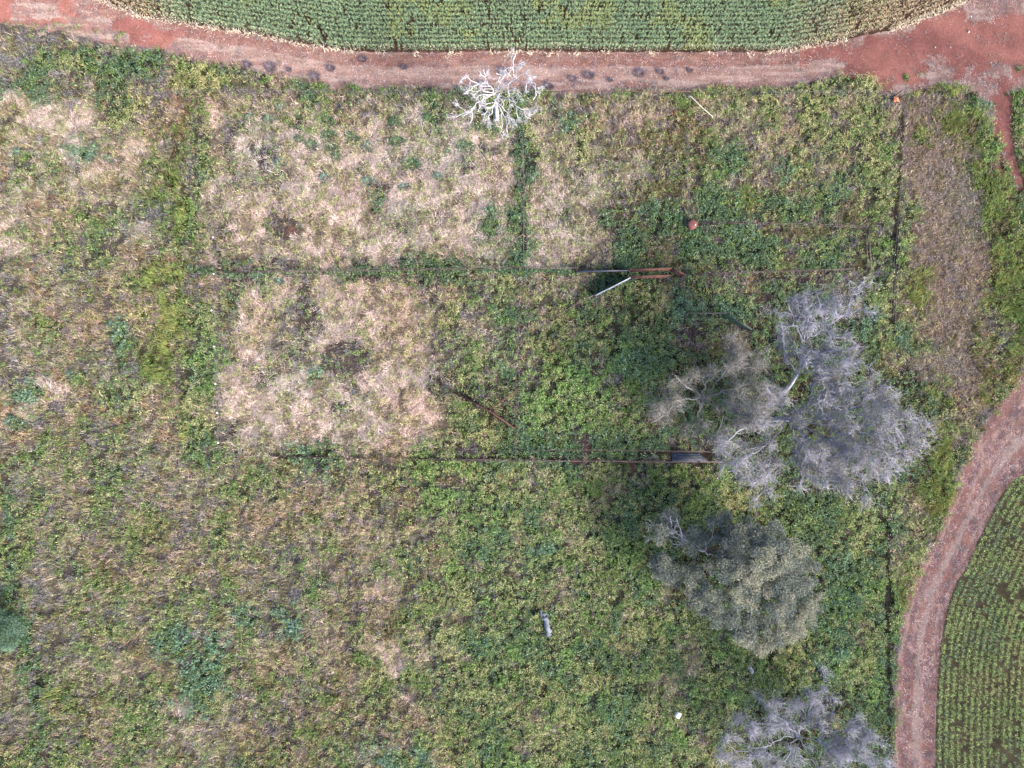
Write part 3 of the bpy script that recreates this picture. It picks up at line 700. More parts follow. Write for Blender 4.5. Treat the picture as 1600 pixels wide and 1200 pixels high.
def tree(base, label, trunk, limbs, mat, seed, r0, nch, depth, twr, group=None, lenf=.55, spread=.9, leaf=None, name='bare_tree', lr=0.11, tw=None):
    r = np.random.default_rng(seed)
    root = empty(name, tuple(G(base[0], base[1])), label, 'tree', group)
    b = Buf(); T = np.array([G(*p) for p in trunk]); b.tube(np.vstack([T[0] - [0, 0, .1], T]), np.concatenate([[r0 * 1.5], np.linspace(r0 * 1.1, r0 * 0.75, len(T))]), 9)
    b.build('trunk', mat, root, True)
    fol = [] if (leaf or tw) else None
    for lm in limbs:
        b = Buf(); P = np.array([G(*p) for p in lm])
        grow(b, P, lr * r.uniform(.8, 1.2) * (.55 if name == 'dead_tree' and np.linalg.norm(P[0] - T[-1]) > 1.6 else 1), twr * 1.6, depth, r, nch, lenf, .12, None, twr, .12, spread, fol)
        b.build('limb', mat, root, True)
    if tw:
        F = np.concatenate(fol); F = F[r.random(len(F)) < min(1, tw[0] / len(F))]
        V, Fc = twigs(F, tw[1], tw[2], tw[3], r, tw[4]); make_mesh('twigs', V, Fc, mat, root)
    if leaf:
        F = np.concatenate(fol); k = r.random(len(F)) < leaf[4]; F = F[k]
        V, c = leaves(F, leaf[0], leaf[1], leaf[2], leaf[3], r)
        make_mesh('crown', V, np.arange(len(V)).reshape(-1, 3), M_foli, root, col=c)
    fix_origin(root); return root

q = lambda X_, Y_: (680 + (760 + (X_ - 760) * .86) / 8, 60 + (720 + (Y_ - 720) * (.80 if Y_ < 720 else 1)) / 8)
def L8(*pts): return [(*q(a, b), zz) for a, b, zz in pts]
hub = (750, 690, 5.4); lowhub = (765, 880, 2.6)
tree((776.5, 187), 'bleached white dead tree without leaves at the edge of the red road', L8((775,1020,0),(770,950,1.3),(765,880,2.6),(755,760,4.4)),
  [L8(hub,(600,740,6),(480,800,6.4),(400,890,6.4),(350,915,6.4),(290,905,6.3),(200,990,6)),
   L8((400,890,6.4),(420,960,6),(390,1060,5.5)),
   L8(hub,(660,580,6.6),(560,550,7.2),(430,510,7.6),(335,415,8),(325,380,8.2)),
   L8((335,415,8),(290,440,8),(240,490,8)), L8((560,550,7.2),(420,590,7.4),(350,670,7.2),(290,705,7.2)),
   L8((660,580,6.8),(620,490,7.8),(600,420,8.4),(580,300,9)), L8((600,420,8.4),(540,370,8.6),(515,325,8.8)), L8((600,420,8.4),(650,360,8.6),(660,310,8.7)),
   L8(hub,(780,560,7),(800,490,8),(820,400,8.6),(750,370,9)), L8((800,490,8),(860,430,8.6),(890,360,9)),
   L8((760,640,6),(900,500,7.6),(1045,450,8.6),(1025,350,9.2),(1000,270,9.6),(1035,170,10),(1050,60,10.4)), L8((1000,270,9.6),(900,300,9.6),(830,330,9.6)),
   L8((760,660,6),(900,670,6.8),(1020,570,7.6),(1080,650,7.6)), L8((1045,450,8.6),(1200,350,9)), L8((900,560,7.4),(1080,480,8.2),(1200,500,8.6),(1350,545,8.6),(1350,620,8.2),(1310,760,7.6)),
   L8((1200,500,8.6),(1195,600,8.2),(1215,670,8)),
   L8(hub,(900,730,6),(1000,780,6.2),(1060,860,6.2),(1170,890,6.2),(1270,905,6)), L8((1060,860,6.2),(1070,960,5.6),(1100,1030,5.2)), L8((1170,890,6.2),(1170,980,5.8),(1250,995,5.8)),
   L8((760,760,4.6),(850,860,4.8),(960,990,4.4),(1030,1095,4.2)), L8((765,820,3.8),(820,900,4),(860,1010,3.6),(830,1150,3.2)), L8((765,820,3.8),(900,1000,3.8),(930,1180,3.2)),
   L8((750,760,4.8),(690,850,5),(620,910,5),(540,965,4.8)), L8((755,830,3.8),(690,950,3.8),(640,1010,3.6),(620,1110,3.4)), L8(hub,(620,650,6.4),(500,640,6.8),(440,720,6.6)),
   L8(hub,(560,700,6.4),(470,700,6.6),(470,790,6.4)), L8(hub,(830,760,5.6),(880,880,5.2)), L8((755,800,4.2),(560,830,5),(500,900,4.9))],
  M_white, 11, 0.20, 2.8, 3, 0.021, lenf=.42, spread=.8, lr=0.052, name='dead_tree', tw=(1200, 2, (.15, .4), .010, 1))

tree((1212, 655), 'largest leafless grey tree with wide silvery crown, right of the stock yards', [(1212,655,0),(1222,655,1.6),(1235,655,3)],
  [[(1235,655,3),(1264,630,5.5),(1295,619,7),(1326,606,8.2)], [(1235,655,3),(1290,665,5),(1350,665,7.4),(1385,656,8.6),(1408,664,9)],
   [(1235,655,3),(1270,700,5),(1320,735,6.8),(1350,745,7.6)], [(1230,655,2.8),(1205,690,4),(1170,712,5.2),(1140,740,5.8)],
   [(1235,655,3),(1250,715,5),(1260,745,6.4)], [(1228,655,2.6),(1185,662,4.5),(1155,672,5.8),(1130,700,6.2)],
   [(1290,665,5),(1340,690,7),(1380,706,8.2),(1405,712,8.3)], [(1264,630,5.5),(1320,640,6.8),(1365,625,8.2),(1390,622,8.6)],
   [(1290,665,5),(1360,680,8),(1392,688,8.6)], [(1230,652,3),(1215,625,5),(1200,610,6.5)], [(1205,690,4),(1200,735,5.5),(1190,770,6)], [(1320,735,6.8),(1312,755,7.2)],
   [(1350,665,7.4),(1375,645,8.6),(1400,640,8.8)], [(1340,690,7),(1365,728,8),(1390,738,8.1)], [(1264,630,5.5),(1270,600,7),(1300,585,8)], [(1250,690,4.5),(1290,720,6.5),(1330,700,8)], [(1365,625,8.4),(1360,605,8.6)], [(1235,655,3),(1275,675,5.5),(1300,690,7),(1325,712,7.8)], [(1250,660,4),(1290,650,6.5),(1320,655,7.6)], [(1245,665,3.6),(1265,690,6),(1285,720,7)], [(1240,650,3.4),(1255,640,6),(1275,645,7)]],
  M_grey, 21, 0.28, 2.6, 3, 0.027, lenf=.5, spread=1.0, leaf=(5, .28, (.07, .13), [((166,158,122),4),((142,138,100),4),((184,172,150),3),((116,118,84),2)], 0.6), name='bare_tree', lr=0.085, tw=(6000, 2, (.3, .9), .016, 2))
tree((1226, 612), 'tall leafless grey tree whose pale forked limb reaches up to the right', [(1226,612,0),(1236,600,2.2),(1246,583,4.2)],
  [[(1246,583,4.2),(1250,555,5.6),(1256,533,6.4),(1286,516,7.4),(1310,498,8.2),(1327,489,8.7)], [(1256,533,6.4),(1240,505,7.4),(1232,478,8)], [(1286,516,7.4),(1285,490,8.2),(1278,462,8.6)],
   [(1246,583,4.2),(1268,560,6),(1290,542,7)], [(1246,583,4.2),(1228,560,5.5),(1222,530,6.4)], [(1256,533,6.4),(1262,500,7.6),(1255,468,8.2)], [(1290,508,7.8),(1305,525,8.2),(1322,530,8.4)], [(1286,516,7.4),(1265,500,8),(1262,485,8.2)], [(1310,498,8.2),(1300,470,8.7)], [(1246,583,4.2),(1290,578,6.4),(1330,572,7.6)], [(1250,560,5.4),(1290,548,7),(1325,548,8)]],
  M_grey, 22, 0.20, 2.6, 3, 0.026, lenf=.5, spread=.9, leaf=(1, .1, (.06, .12), [((150,144,140),4),((130,128,92),3)], .15), name='bare_tree', lr=0.085, tw=(2600, 2, (.3, .85), .015, 2))
tree((1086, 622), 'sparse olive and grey tree with thin wispy crown, left of the bare trees', [(1086,622,0),(1092,621,2),(1100,620,3.4)],
  [[(1100,620,3.4),(1075,605,5),(1055,590,5.8)], [(1100,620,3.4),(1060,625,5),(1025,630,5.8)], [(1100,620,3.4),(1125,590,5.2),(1150,560,6.2),(1160,545,6.4)], [(1100,620,3.4),(1140,610,5.5),(1175,600,6.4)],
   [(1100,620,3.4),(1130,650,5),(1160,665,6)], [(1100,620,3.4),(1090,655,4.6),(1080,680,5.2)], [(1100,620,3.4),(1100,590,5.2),(1110,565,5.8)], [(1060,625,5),(1040,650,5.4),(1020,660,5.6)], [(1130,650,5),(1120,685,5.6)], [(1125,610,5),(1165,625,6),(1195,615,6.6)], [(1130,640,5),(1165,650,6.2),(1190,640,6.8)], [(1100,600,5),(1130,575,6),(1180,575,6.8)], [(1125,590,5.2),(1165,580,6),(1185,560,6.2)]],
  M_olive, 23, 0.15, 2.4, 3, 0.024, lenf=.5, spread=1.0, leaf=(9, .3, (.07, .13), [((126,122,94),4),((108,108,78),4),((144,138,112),3),((92,98,66),2)], .5), name='bare_tree', lr=0.06, tw=(5200, 2, (.3, .9), .013, 2))

# leafy grey-green tree
def leafy(name, base, label, trunkpts, blobs, cols, seed, size, mat=M_brown, dead=None, dens=1.0, cat='tree'):
    r = np.random.default_rng(seed)
    root = empty(name, tuple(G(*base)), label, cat)
    b = Buf(); T = np.array([G(*p) for p in trunkpts]); b.tube(np.vstack([T[0] - [0, 0, .1], T]), np.linspace(.32, .16, len(T) + 1), 9); b.build('trunk', mat, root, True)
    top = T[-1]
    b = Buf(); VV = []; CC = []
    for (x, y, zz, rad, cset) in blobs:
        c = G(x, y, zz); mid = (top + c) / 2 + r.normal(0, .3, 3) + [0, 0, -.3]
        grow(b, [top + r.normal(0, .1, 3), mid, c], .10, .03, 2, r, 1.2, .4, .12, None, .014)
        R_ = rad * S
        nsub = int(16 * (R_ / 2) ** 1.4) + 5
        # sub clumps on the upper shell of the blob, leaf-size faces round each
        for _ in range(nsub):
            v = r.normal(0, 1, 3); v /= np.linalg.norm(v); v[2] = abs(v[2]) * .75 - .12
            p = c + v * R_ * r.uniform(.5, 1.0); cr_ = r.uniform(.32, .75)
            n = int(85 * dens * (cr_ / .35) ** 2)
            w_ = r.normal(0, 1, (n, 3)); w_ /= np.linalg.norm(w_, axis=1)[:, None]
            P = p + w_ * cr_ * (r.random((n, 1)) ** .4) * [1, 1, .7]
            V, cc = leaves(P, 1, .01, size, cols[cset] if r.random() < .7 else cols[1 - cset if cset < 2 else 0], r)
            VV.append(V); CC.append(cc)
    b.build('branches', mat, root, True)
    V = np.concatenate(VV); make_mesh('crown', V, np.arange(len(V)).reshape(-1, 3), M_foli, root, col=np.concatenate(CC))
    if dead:
        for lm in dead:
            b = Buf(); grow(b, np.array([G(*p) for p in lm]), .06, .025, 2, r, 2.2, .5, .14, None, .018); b.build('dead_branch', M_grey, root, True)
    fix_origin(root); return root
cA = [((150,152,126),4),((130,134,108),4),((112,118,92),3),((166,156,138),2)]  # paler leaf set, paints the clumps that look lit
cB = [((116,124,112),4),((102,110,98),4),((86,94,82),3),((132,140,124),2)]  # greyer leaf set, paints the dim clumps of the same crown
cD = [((84,112,78),4),((66,92,64),4),((52,74,52),3),((106,136,100),2)]
leafy('leafy_tree', (1136, 872), 'dense grey-green leafy tree below the bare trees', [(1136,872,0),(1142,876,1.8),(1150,882,3.2)],
  [(1128,888,6.3,26,0),(1160,905,6.9,30,0),(1188,880,7.2,28,0),(1212,868,7.0,24,0),(1145,868,6.2,26,1),(1170,850,6,30,1),(1200,845,5.8,30,1),(1232,865,5.8,28,1),(1250,895,5.4,28,1),
   (1255,930,5,28,1),(1246,965,5,28,0),(1222,985,4.9,30,0),(1190,992,4.8,30,0),(1160,975,4.8,30,1),(1130,955,4.8,28,1),(1108,935,4.7,28,1),(1082,905,4.5,26,1),(1050,890,4,22,1),(1030,880,3.8,16,1),(1120,825,4.8,26,1),(1085,845,4.6,22,1),(1150,820,5,26,1),(1025,832,3.8,16,0),(1045,812,3.8,12,1),
   (1200,940,6,34,1),(1225,915,6.2,32,1),(1170,935,6,30,1)],
  [cA, cB], 31, (.08, .16), dead=[[(1150,882,3.2),(1100,862,4.6),(1062,835,4.6),(1040,822,4.6)], [(1100,862,4.6),(1070,845,4.8),(1055,812,4.6)], [(1100,862,4.6),(1058,850,4.3),(1045,845,4.2)], [(1100,862,4.6),(1108,845,5.4),(1113,835,5.8)], [(1075,848,4.6),(1050,835,4.4),(1024,818,4.2)], [(1170,935,5),(1172,950,5.4),(1175,985,5)], [(1200,925,5),(1225,945,5.6),(1243,958,5.6)]])
leafy('leafy_tree', (30, 975), 'rounded dark green bush-like tree cut by the left edge of the photo', [(30,975,0),(26,978,1),(20,980,1.8)],
  [(12,978,2.6,16,0),(26,972,2.3,12,0),(24,990,2.2,12,0),(8,992,2.4,14,0),(-12,984,2.6,18,0),(4,965,2.4,12,0),(28,982,2.2,10,0),(14,1002,1.8,10,1),(-20,1000,2.2,16,1),(0,1008,1.6,10,1)],
  [cD, [((116,146,118),4),((98,128,104),4),((80,108,86),3)]], 32, (.07, .12))  # paler leaves on the lower clumps paint the lit side

tree((1232, 1128), 'low leafless blue-grey tree at the bottom, dense with fine twigs', [(1232,1128,0),(1238,1137,1.2),(1244,1148,2)],
  [[(1244,1148,2),(1280,1160,3.4),(1320,1165,4.6),(1350,1165,5)], [(1244,1148,2),(1225,1130,3.2),(1205,1105,4)], [(1244,1148,2),(1260,1125,3.4),(1285,1105,4.4)], [(1244,1148,2),(1200,1165,3.2),(1160,1175,3.8),(1135,1165,4)],
   [(1244,1148,2),(1270,1190,3.4),(1300,1215,4.4)], [(1244,1148,2),(1230,1185,3),(1200,1205,3.8)], [(1280,1160,3.4),(1310,1140,4.4),(1345,1145,4.8)], [(1280,1160,3.4),(1320,1185,4.6),(1370,1195,5)],
   [(1225,1130,3.2),(1180,1130,3.8),(1145,1130,4)], [(1260,1125,3.4),(1275,1090,4.4),(1290,1075,4.6)], [(1200,1165,3.2),(1170,1190,3.8)], [(1330,1165,4.6),(1350,1155,5)], [(1300,1155,4),(1340,1180,4.9)], [(1260,1125,3.4),(1250,1095,4.2)], [(1270,1150,3.2),(1300,1175,4.8),(1340,1170,5.2)]],
  M_grey, 24, .15, 2.5, 3, .013, lenf=.5, spread=.8, leaf=(1, .1, (.06, .11), [((134,138,136),4),((116,124,108),3),((150,150,160),2)], .4), name='bare_tree', lr=.05, tw=(4200, 3, (.3, .85), .013, 2))

# ------------------------------------------------------------------ old stock-yard fences
def fence(name, pts, h, label, rails, rr, post_step, mrail, mpost, pr=.06, capm=None, droop=0.0, ph=None):
    base = G(*pts[0]); root = empty(name, tuple(base), label, 'fence')
    P = np.array([G(*p) for p in pts])
    for i, zr in enumerate(rails):
        b = Buf(); Q = []
        for a, c in zip(P[:-1], P[1:]):
            L = np.linalg.norm(c - a); n = max(2, int(L / 3) + 1)
            for t in np.linspace(0, 1, n)[:-1]: Q.append(a + (c - a) * t + [0, 0, zr])
        Q.append(P[-1] + [0, 0, zr]); Q = np.array(Q); Q[1:-1] += rng.normal(0, .03 + droop, (len(Q) - 2, 3)) * [1, 1, .6]
        b.tube(Q, rr, 5); b.build('wire' if rr < .02 else 'rail', mrail, root, True)
    for a, c in zip(P[:-1], P[1:]):
        L = np.linalg.norm(c - a); n = max(1, int(round(L / post_step)))
        for k in range(n + 1):
            if k == n and not np.allclose(c, P[-1]): continue
            p = a + (c - a) * k / n
            lean = rng.normal(0, .04, 2)
            hh = (ph or h) * rng.uniform(.95, 1.08)
            b = Buf(); b.tube([p - [0, 0, .1], p + [lean[0], lean[1], hh]], pr, 7); po = b.build('post', mpost, root, False)
            if capm is not None:
                b = Buf(); e = p + [lean[0], lean[1], hh]; b.tube([e, e + [0, 0, .07], e + [0, 0, .09]], [pr * 1.05, pr * 1.05, pr * .4], 7); b.build('cap', capm, po)
    fix_origin(root); return root
W3 = (.4, .8, 1.2)
fence('wire_fence', [(4,148),(120,150),(240,150),(318,148)], 1.2, 'sagging wire fence at the top left above the pale straw patch', W3, .012, 5, M_wire, M_rail)
fence('wire_fence', [(318,148),(560,150),(760,151)], 1.2, 'wire fence along the top of the straw paddock, left of the dead tree', W3, .012, 4, M_wire, M_rail)
fence('rail_fence', [(835,152),(1000,151),(1078,151)], 1.2, 'rusty rail fence along the top, between dead tree and white pole', (1.15,), .03, 4, M_rust, M_rail)
fence('wire_fence', [(1112,152),(1250,150),(1398,150)], 1.2, 'wire fence along the top right, from white pole to fence corner', W3, .012, 4, M_wire, M_rail)
fence('wire_fence', [(318,148),(302,230),(300,300),(342,376)], 1.2, 'bent wire fence down the upper left side of the straw paddock', W3, .012, 3.6, M_wire, M_rail)
fence('wire_fence', [(341,376),(342,430),(341,487),(345,600),(350,690)], 1.2, 'wire fence with small white post tops, left of lower straw paddock', W3, .012, 3.3, M_wire, M_rail, capm=M_cap)
fence('wire_fence', [(815,200),(819,300),(818,412)], 1.3, 'wire fence grown over with dark thistles between the two upper paddocks', W3, .012, 3.2, M_wire, M_rail)
fence('rail_fence', [(352,428),(520,425),(690,423),(820,420),(900,422)], 1.3, 'long grey rail fence across the middle, left of the sheeted race', (.5, .9, 1.3), .019, 3, M_rail, M_rail, pr=.055)
fence('rail_fence', [(685,432),(684,520),(682,618)], 1.3, 'short upright rail fence beside the lower straw paddock', (.6, 1.2), .02, 3, M_rail, M_rail)
fence('wire_fence', [(812,425),(810,520),(806,612)], 1.3, 'wire fence above the crossing of the diagonal rails', (.6, 1.2), .014, 3, M_rail, M_rail)
fence('rail_fence', [(806,612),(806,718)], 1.4, 'pale pipe fence running down from the diagonal rails to the bottom fence', (.7, 1.4), .018, 3.2, M_rail, M_rail)
fence('rail_fence', [(430,712),(560,715),(680,717)], 1.2, 'broken left end of the long bottom fence', (.7,), .02, 3.4, M_rail, M_rail)
fence('rail_fence', [(680,717),(820,718),(1000,719),(1130,720)], 1.5, 'long thin pipe rail fence along the bottom of the yards', (.4, .75, 1.1, 1.5), .019, 3, M_rail, M_rail, pr=.05)
fence('rail_fence', [(806,702),(950,702),(1105,704)], 1.4, 'second pipe rail fence just above the long bottom fence', (.7, 1.4), .017, 3, M_rail, M_rail, pr=.045)
fence('rail_fence', [(712,614),(765,641),(803,667)], 1.5, 'rusty diagonal rail fence falling to the right, left of the green pen', (.4, .75, 1.1, 1.5), .045, 2.4, M_rust, M_rust, pr=.07)
fence('rail_fence', [(766,640),(811,606)], 1.5, 'short rusty diagonal rail fence rising to the right', (.4, .75, 1.1, 1.5), .045, 2, M_rust, M_rust, pr=.07)
fence('rail_fence', [(683,618),(712,616)], 1.3, 'shortest grey rail fence joining the diagonal rails', (.6, 1.2), .035, 2, M_rail, M_rail)
fence('wire_fence', [(858,500),(895,480),(925,464)], 1.4, 'slack wire fence running down-left from the pale sheet gate', (.5, .95, 1.4), .02, 1.8, M_rail, M_rail, pr=.05)
fence('wire_fence', [(1403,156),(1411,200),(1407,260),(1400,345),(1393,420),(1388,500)], 1.2, 'long wire fence over the dark ditch on the right of the yards', W3, .012, 3.6, M_wire, M_rail)
fence('rail_fence', [(1085,349),(1200,352),(1345,358)], 1.2, 'brown rail fence along the top of the small right pen', (.6, 1.15), .021, 3, M_rail, M_rail)
fence('rail_fence', [(1347,358),(1351,420)], 1.2, 'brown rail fence on the right side of the small right pen', (.6, 1.15), .045, 2, M_rail, M_rail)
fence('rail_fence', [(1080,431),(1200,427),(1325,423)], 1.2, 'brown rail fence along the bottom of the small right pen', (.6, 1.15), .021, 3, M_rail, M_rail)
fence('wire_fence', [(1070,200),(1073,345)], 1.1, 'faint wire fence running up from the round rusty lid', W3, .012, 4, M_wire, M_rail)
fence('wire_fence', [(1070,452),(1070,491),(1134,491)], 1.3, 'grey wire fence bending right to the green gate', (.6, 1.25), .02, 2.6, M_wire, M_rail)

# the race: two rusty rail walls, the dark sheeted wall, bent rail and short leg
def rails_between(root, a, b, hts, rr, mat, steps):
    A, Bp = G(*a), G(*b)
    for zr in hts:
        bb = Buf(); bb.tube([A + [0, 0, zr], Bp + [0, 0, zr]], rr, 7); bb.build('rail', mat, root, True)
    n = steps
    for k in range(n + 1):
        p = A + (Bp - A) * k / n; bb = Buf(); bb.tube([p - [0, 0, .1], p + [0, 0, hts[-1] + .06]], rr * 1.1, 8); bb.build('post', mat, root)
def at(px_, py_, zt):             # ground position whose top edge at height zt is seen at this pixel
    g = G(px_, py_, zt); return (800 + g[0] / S, 600 - g[1] / S)
race = empty('cattle_race', tuple(G(1015, 425)), 'narrow cattle race between two rusty red pipe rail walls', 'cattle race')
rails_between(race, at(985,421,1.6), at(1051,419,1.6), (.4, .8, 1.2, 1.6), .062, M_rust, 3)
rails_between(race, at(983,432,1.6), at(1047,430,1.6), (.4, .8, 1.2, 1.6), .05, M_rust, 3)
fix_origin(race)
bf = empty('rail_fence', tuple(G(1051, 419)), 'short rusty red rail fence angling down from the race end', 'fence')
rails_between(bf, at(1051,419,1.6), at(1069,429,1.6), (.4, .8, 1.2, 1.6), .062, M_rust, 1); rails_between(bf, at(1069,429.5,1.6), at(1069,449,1.6), (.5, 1.0, 1.55), .04, M_rail, 1); fix_origin(bf)
def wall_sheet(buf, a, b, z0, z1, th, wave=.025, n=60):
    A, Bp = np.array(G(*a)), np.array(G(*b)); d = Bp - A; L = np.linalg.norm(d); d /= L; nn = np.array([-d[1], d[0], 0])
    t = np.linspace(0, L, n); off = wave * np.sin(np.arange(n) * np.pi / 2)
    f = A + d * t[:, None] + nn * off[:, None]; g = f + nn * th
    V = np.concatenate([f + [0,0,z0], f + [0,0,z1], g + [0,0,z0], g + [0,0,z1]]); i = np.arange(n - 1)
    F = np.concatenate([np.stack([i, i+1, n+i+1, n+i], 1), np.stack([2*n+i+1, 2*n+i, 3*n+i, 3*n+i+1], 1), np.stack([n+i, n+i+1, 3*n+i+1, 3*n+i], 1),
        np.array([[0, n, 3*n, 2*n], [n-1, 3*n-1, 4*n-1, 2*n-1]])])
    buf.add(V, F)
sw = empty('sheeted_race_wall', tuple(G(943, 424)), 'dark blue-grey iron sheeting on a low rusty rail, left of the race', 'wall')
b = Buf(); wall_sheet(b, at(901,424,1.05), at(985,422.5,1.05), .2, 1.0, .02, n=90); b.build('iron_sheet', M_blue, sw)
for (zr, mm) in ((1.04, M_blue), (.15, M_rust)):
    b = Buf(); A = G(*at(901,424,1.05)); Bp = G(*at(985,422.5,1.05)); b.tube([A + [0, 0, zr], Bp + [0, 0, zr]], .07, 7); b.build('rail', mm, sw, True)
for k in range(4):
    A = G(*at(901,424,1.05)); Bp = G(*at(985,422.5,1.05)); p = A + (Bp - A) * k / 3 + [0, .12, 0]; b = Buf(); b.tube([p - [0,0,.1], p + [0,0,1.25]], .06, 8); b.build('post', M_rust, sw)
fix_origin(sw)
def gate(name, a, b_, h, label, mframe, msheet, sheet=True, bars=5, rr=.03):
    A, Bp = G(*a), G(*b_); root = empty(name, tuple(A), label, 'gate')
    b = Buf(); b.tube([A+[0,0,.15], A+[0,0,h], Bp+[0,0,h], Bp+[0,0,.15], A+[0,0,.15]], rr, 7); b.build('gate_frame', mframe, root)
    if sheet: b = Buf(); wall_sheet(b, a, b_, .2, h - .06, .01, .012, 50); b.build('sheet', msheet, root)
    else:
        for k in range(bars):
            b = Buf(); zz = .15 + (h - .15) * (k + 1) / (bars + 1); b.tube([A+[0,0,zz], Bp+[0,0,zz]], rr * .7, 6); b.build('bar', msheet, root)
    fix_origin(root); return root
gate('sheet_gate', at(932,460,1.55), at(985,434,1.55), 1.55, 'pale blue-white sheet metal gate standing open below the race', M_galv, M_galv, rr=.05)
gate('sheet_gate', at(1135,491,1.4), at(1175,515,1.4), 1.4, 'dull green sheeted gate beside the sparse olive tree', M_gpaint, M_gpaint, rr=.045)
# barred steel gate propped over the gap between the two bottom fences
pg = empty('barred_gate', tuple(G(1075, 716)), 'dark gate of blue-grey bars propped against the bottom fence', 'gate')
c0, c1 = G(1050, 708, .25), G(1051, 720, 1.2); d0, d1 = G(1092, 708, .25), G(1103, 720, 1.2)
b = Buf(); b.tube([c0, c1, d1, d0, c0], .028, 7); b.build('gate_frame', M_steel, pg)
for k in range(1, 5):
    t = k / 5; b = Buf(); b.tube([c0 + (c1 - c0) * t, d0 + (d1 - d0) * t], .026, 6); b.build('bar', M_steel, pg)
b = Buf(); b.tube([(c0 + d0) / 2, (c1 + d1) / 2], .028, 6); b.build('brace', M_steel, pg)
fix_origin(pg)
b = Buf(); V = np.array([G(1049,709), G(1095,709), G(1108,722), G(1050,722)]) + [0, 0, .03]
V = np.concatenate([V, V + [0, 0, .03]]); b.add(V, [[4,5,6,7],[0,1,5,4],[1,2,6,5],[2,3,7,6],[3,0,4,7],[0,3,2,1]])
o = b.build('trough_sheet', mat_plain('black_rubber', (26,28,36), (40,42,52), 2, .7), None); tag(o, 'black rubber sheet lying on the ground under the barred gate', 'rubber sheet')

# round rusty lid
t = empty('rusty_drum', tuple(G(1079, 352.5)), 'round rusty red drum with flat lid among the weeds', 'drum')
P0 = G(1079, 353.5); b = Buf(); b.tube([P0, P0 + [0, 0, .75]], .40, 28); b.build('drum_body', M_rust2, t)
for zz in (.25, .5):
    b = Buf(); th = np.linspace(0, 2 * np.pi, 29); b.tube(np.stack([P0[0] + .405 * np.cos(th), P0[1] + .405 * np.sin(th), np.full(29, zz)], 1), .018, 5, cap=False); b.build('hoop', M_rust2, t)
b = Buf(); b.tube([P0 + [0, 0, .75], P0 + [0, 0, .80]], .43, 28); b.tube([P0 + [0, 0, .8], P0 + [0, 0, .82]], [.40, .38], 28); b.build('lid', M_rust2, t)
b = Buf(); b.tube([P0 + [.22, -.05, .82], P0 + [.22, -.05, .86]], .05, 10); b.build('bung', M_cap, t)
fix_origin(t)
# white bent pole
b = Buf(); pts = [(1075.5,151,1.0),(1078,150,1.1),(1081,152,1.1),(1096,167,1.0),(1111,180,.85),(1113.5,182,.8),(1112.5,185,.3)]
b.tube([G(*p) for p in pts], .032, 8); tag(b.build('bent_pole', M_paint, None, True), 'thin white pole with bent ends leaning in the grass', 'pole')
# pale fallen log
def log(pts, rad, mat, name, label, cat, k=3):
    r = np.random.default_rng(k); b = Buf(); P = np.array([G(*p) for p in pts]); d = np.linspace(0, 1, 14)
    dd = np.linspace(0, 1, len(P)); Q = np.stack([np.interp(d, dd, P[:, i]) for i in range(3)], 1) + r.normal(0, rad * .25, (14, 3))
    rr_ = np.interp(d, np.linspace(0, 1, len(rad_ := np.atleast_1d(rad)) if np.ndim(rad) else 2), rad if np.ndim(rad) else [rad, rad]) * r.uniform(.85, 1.15, 14)
    b.tube(Q, rr_, 10); return tag(b.build(name, mat, None, True), label, cat)
log([(845,954,.25),(852,968,.3),(860,994,.3)], .26, mat_plain('silver_log', (128,136,158), (176,184,206), 2, .8, k=.24), 'fallen_log', 'pale blue-grey fallen log with broken ends in green weeds', 'log')
log([(1172,1042,.2),(1176,1050,.35)], .16, M_grey, 'tree_stump', 'small grey broken stump in dark green weeds', 'stump', 5)
b = Buf(); b.tube([G(*p) for p in [(935,940,.3),(925,953,.25),(926,958,.25),(936,966,.25),(940,976,.2),(936,990,.2)]], [.05,.08,.09,.08,.07,.03], 7)
tag(b.build('fallen_branch', M_brown, None, True), 'thin dark brown fallen branch bent like a bow', 'branch')
# white box and orange scrap
wb = empty('white_tub', tuple(G(1059, 1117)), 'small bright white plastic tub lying in the weeds', 'tub')
b = Buf(); T_ = np.array([[.97,0,.2],[0,1,0],[-.2,0,.97]]); cc = G(1059, 1117, .4)
b.box(cc, (.34, .46, .30), R(-28), T_); b.build('tub_body', M_plast, wb)
b = Buf(); b.box(cc + [.03, 0, .165], (.38, .50, .03), R(-28), T_); b.build('lid', M_plast, wb); fix_origin(wb)
b = Buf(); r_ = np.random.default_rng(9); n = 6; P = G(1401, 156, .3)
gx, gy = np.meshgrid(np.linspace(-.26, .26, n), np.linspace(-.2, .2, n)); gz = r_.uniform(-.06, .1, gx.shape)
gx = gx + r_.normal(0, .05, gx.shape); gy = gy + r_.normal(0, .05, gx.shape) + gx * -.3
V = np.stack([P[0] + gx.ravel(), P[1] + gy.ravel(), P[2] + gz.ravel()], 1); V2 = V - [0, 0, .02]
i, j = np.meshgrid(np.arange(n - 1), np.arange(n - 1)); i = i.ravel(); j = j.ravel(); F = np.stack([j*n+i, j*n+i+1, (j+1)*n+i+1, (j+1)*n+i], 1)
b.add(V, F); b.add(V2, F[:, ::-1]); tag(b.build('crumpled_sheet', M_orange, None), 'small crumpled orange scrap at the top right fence corner', 'scrap')
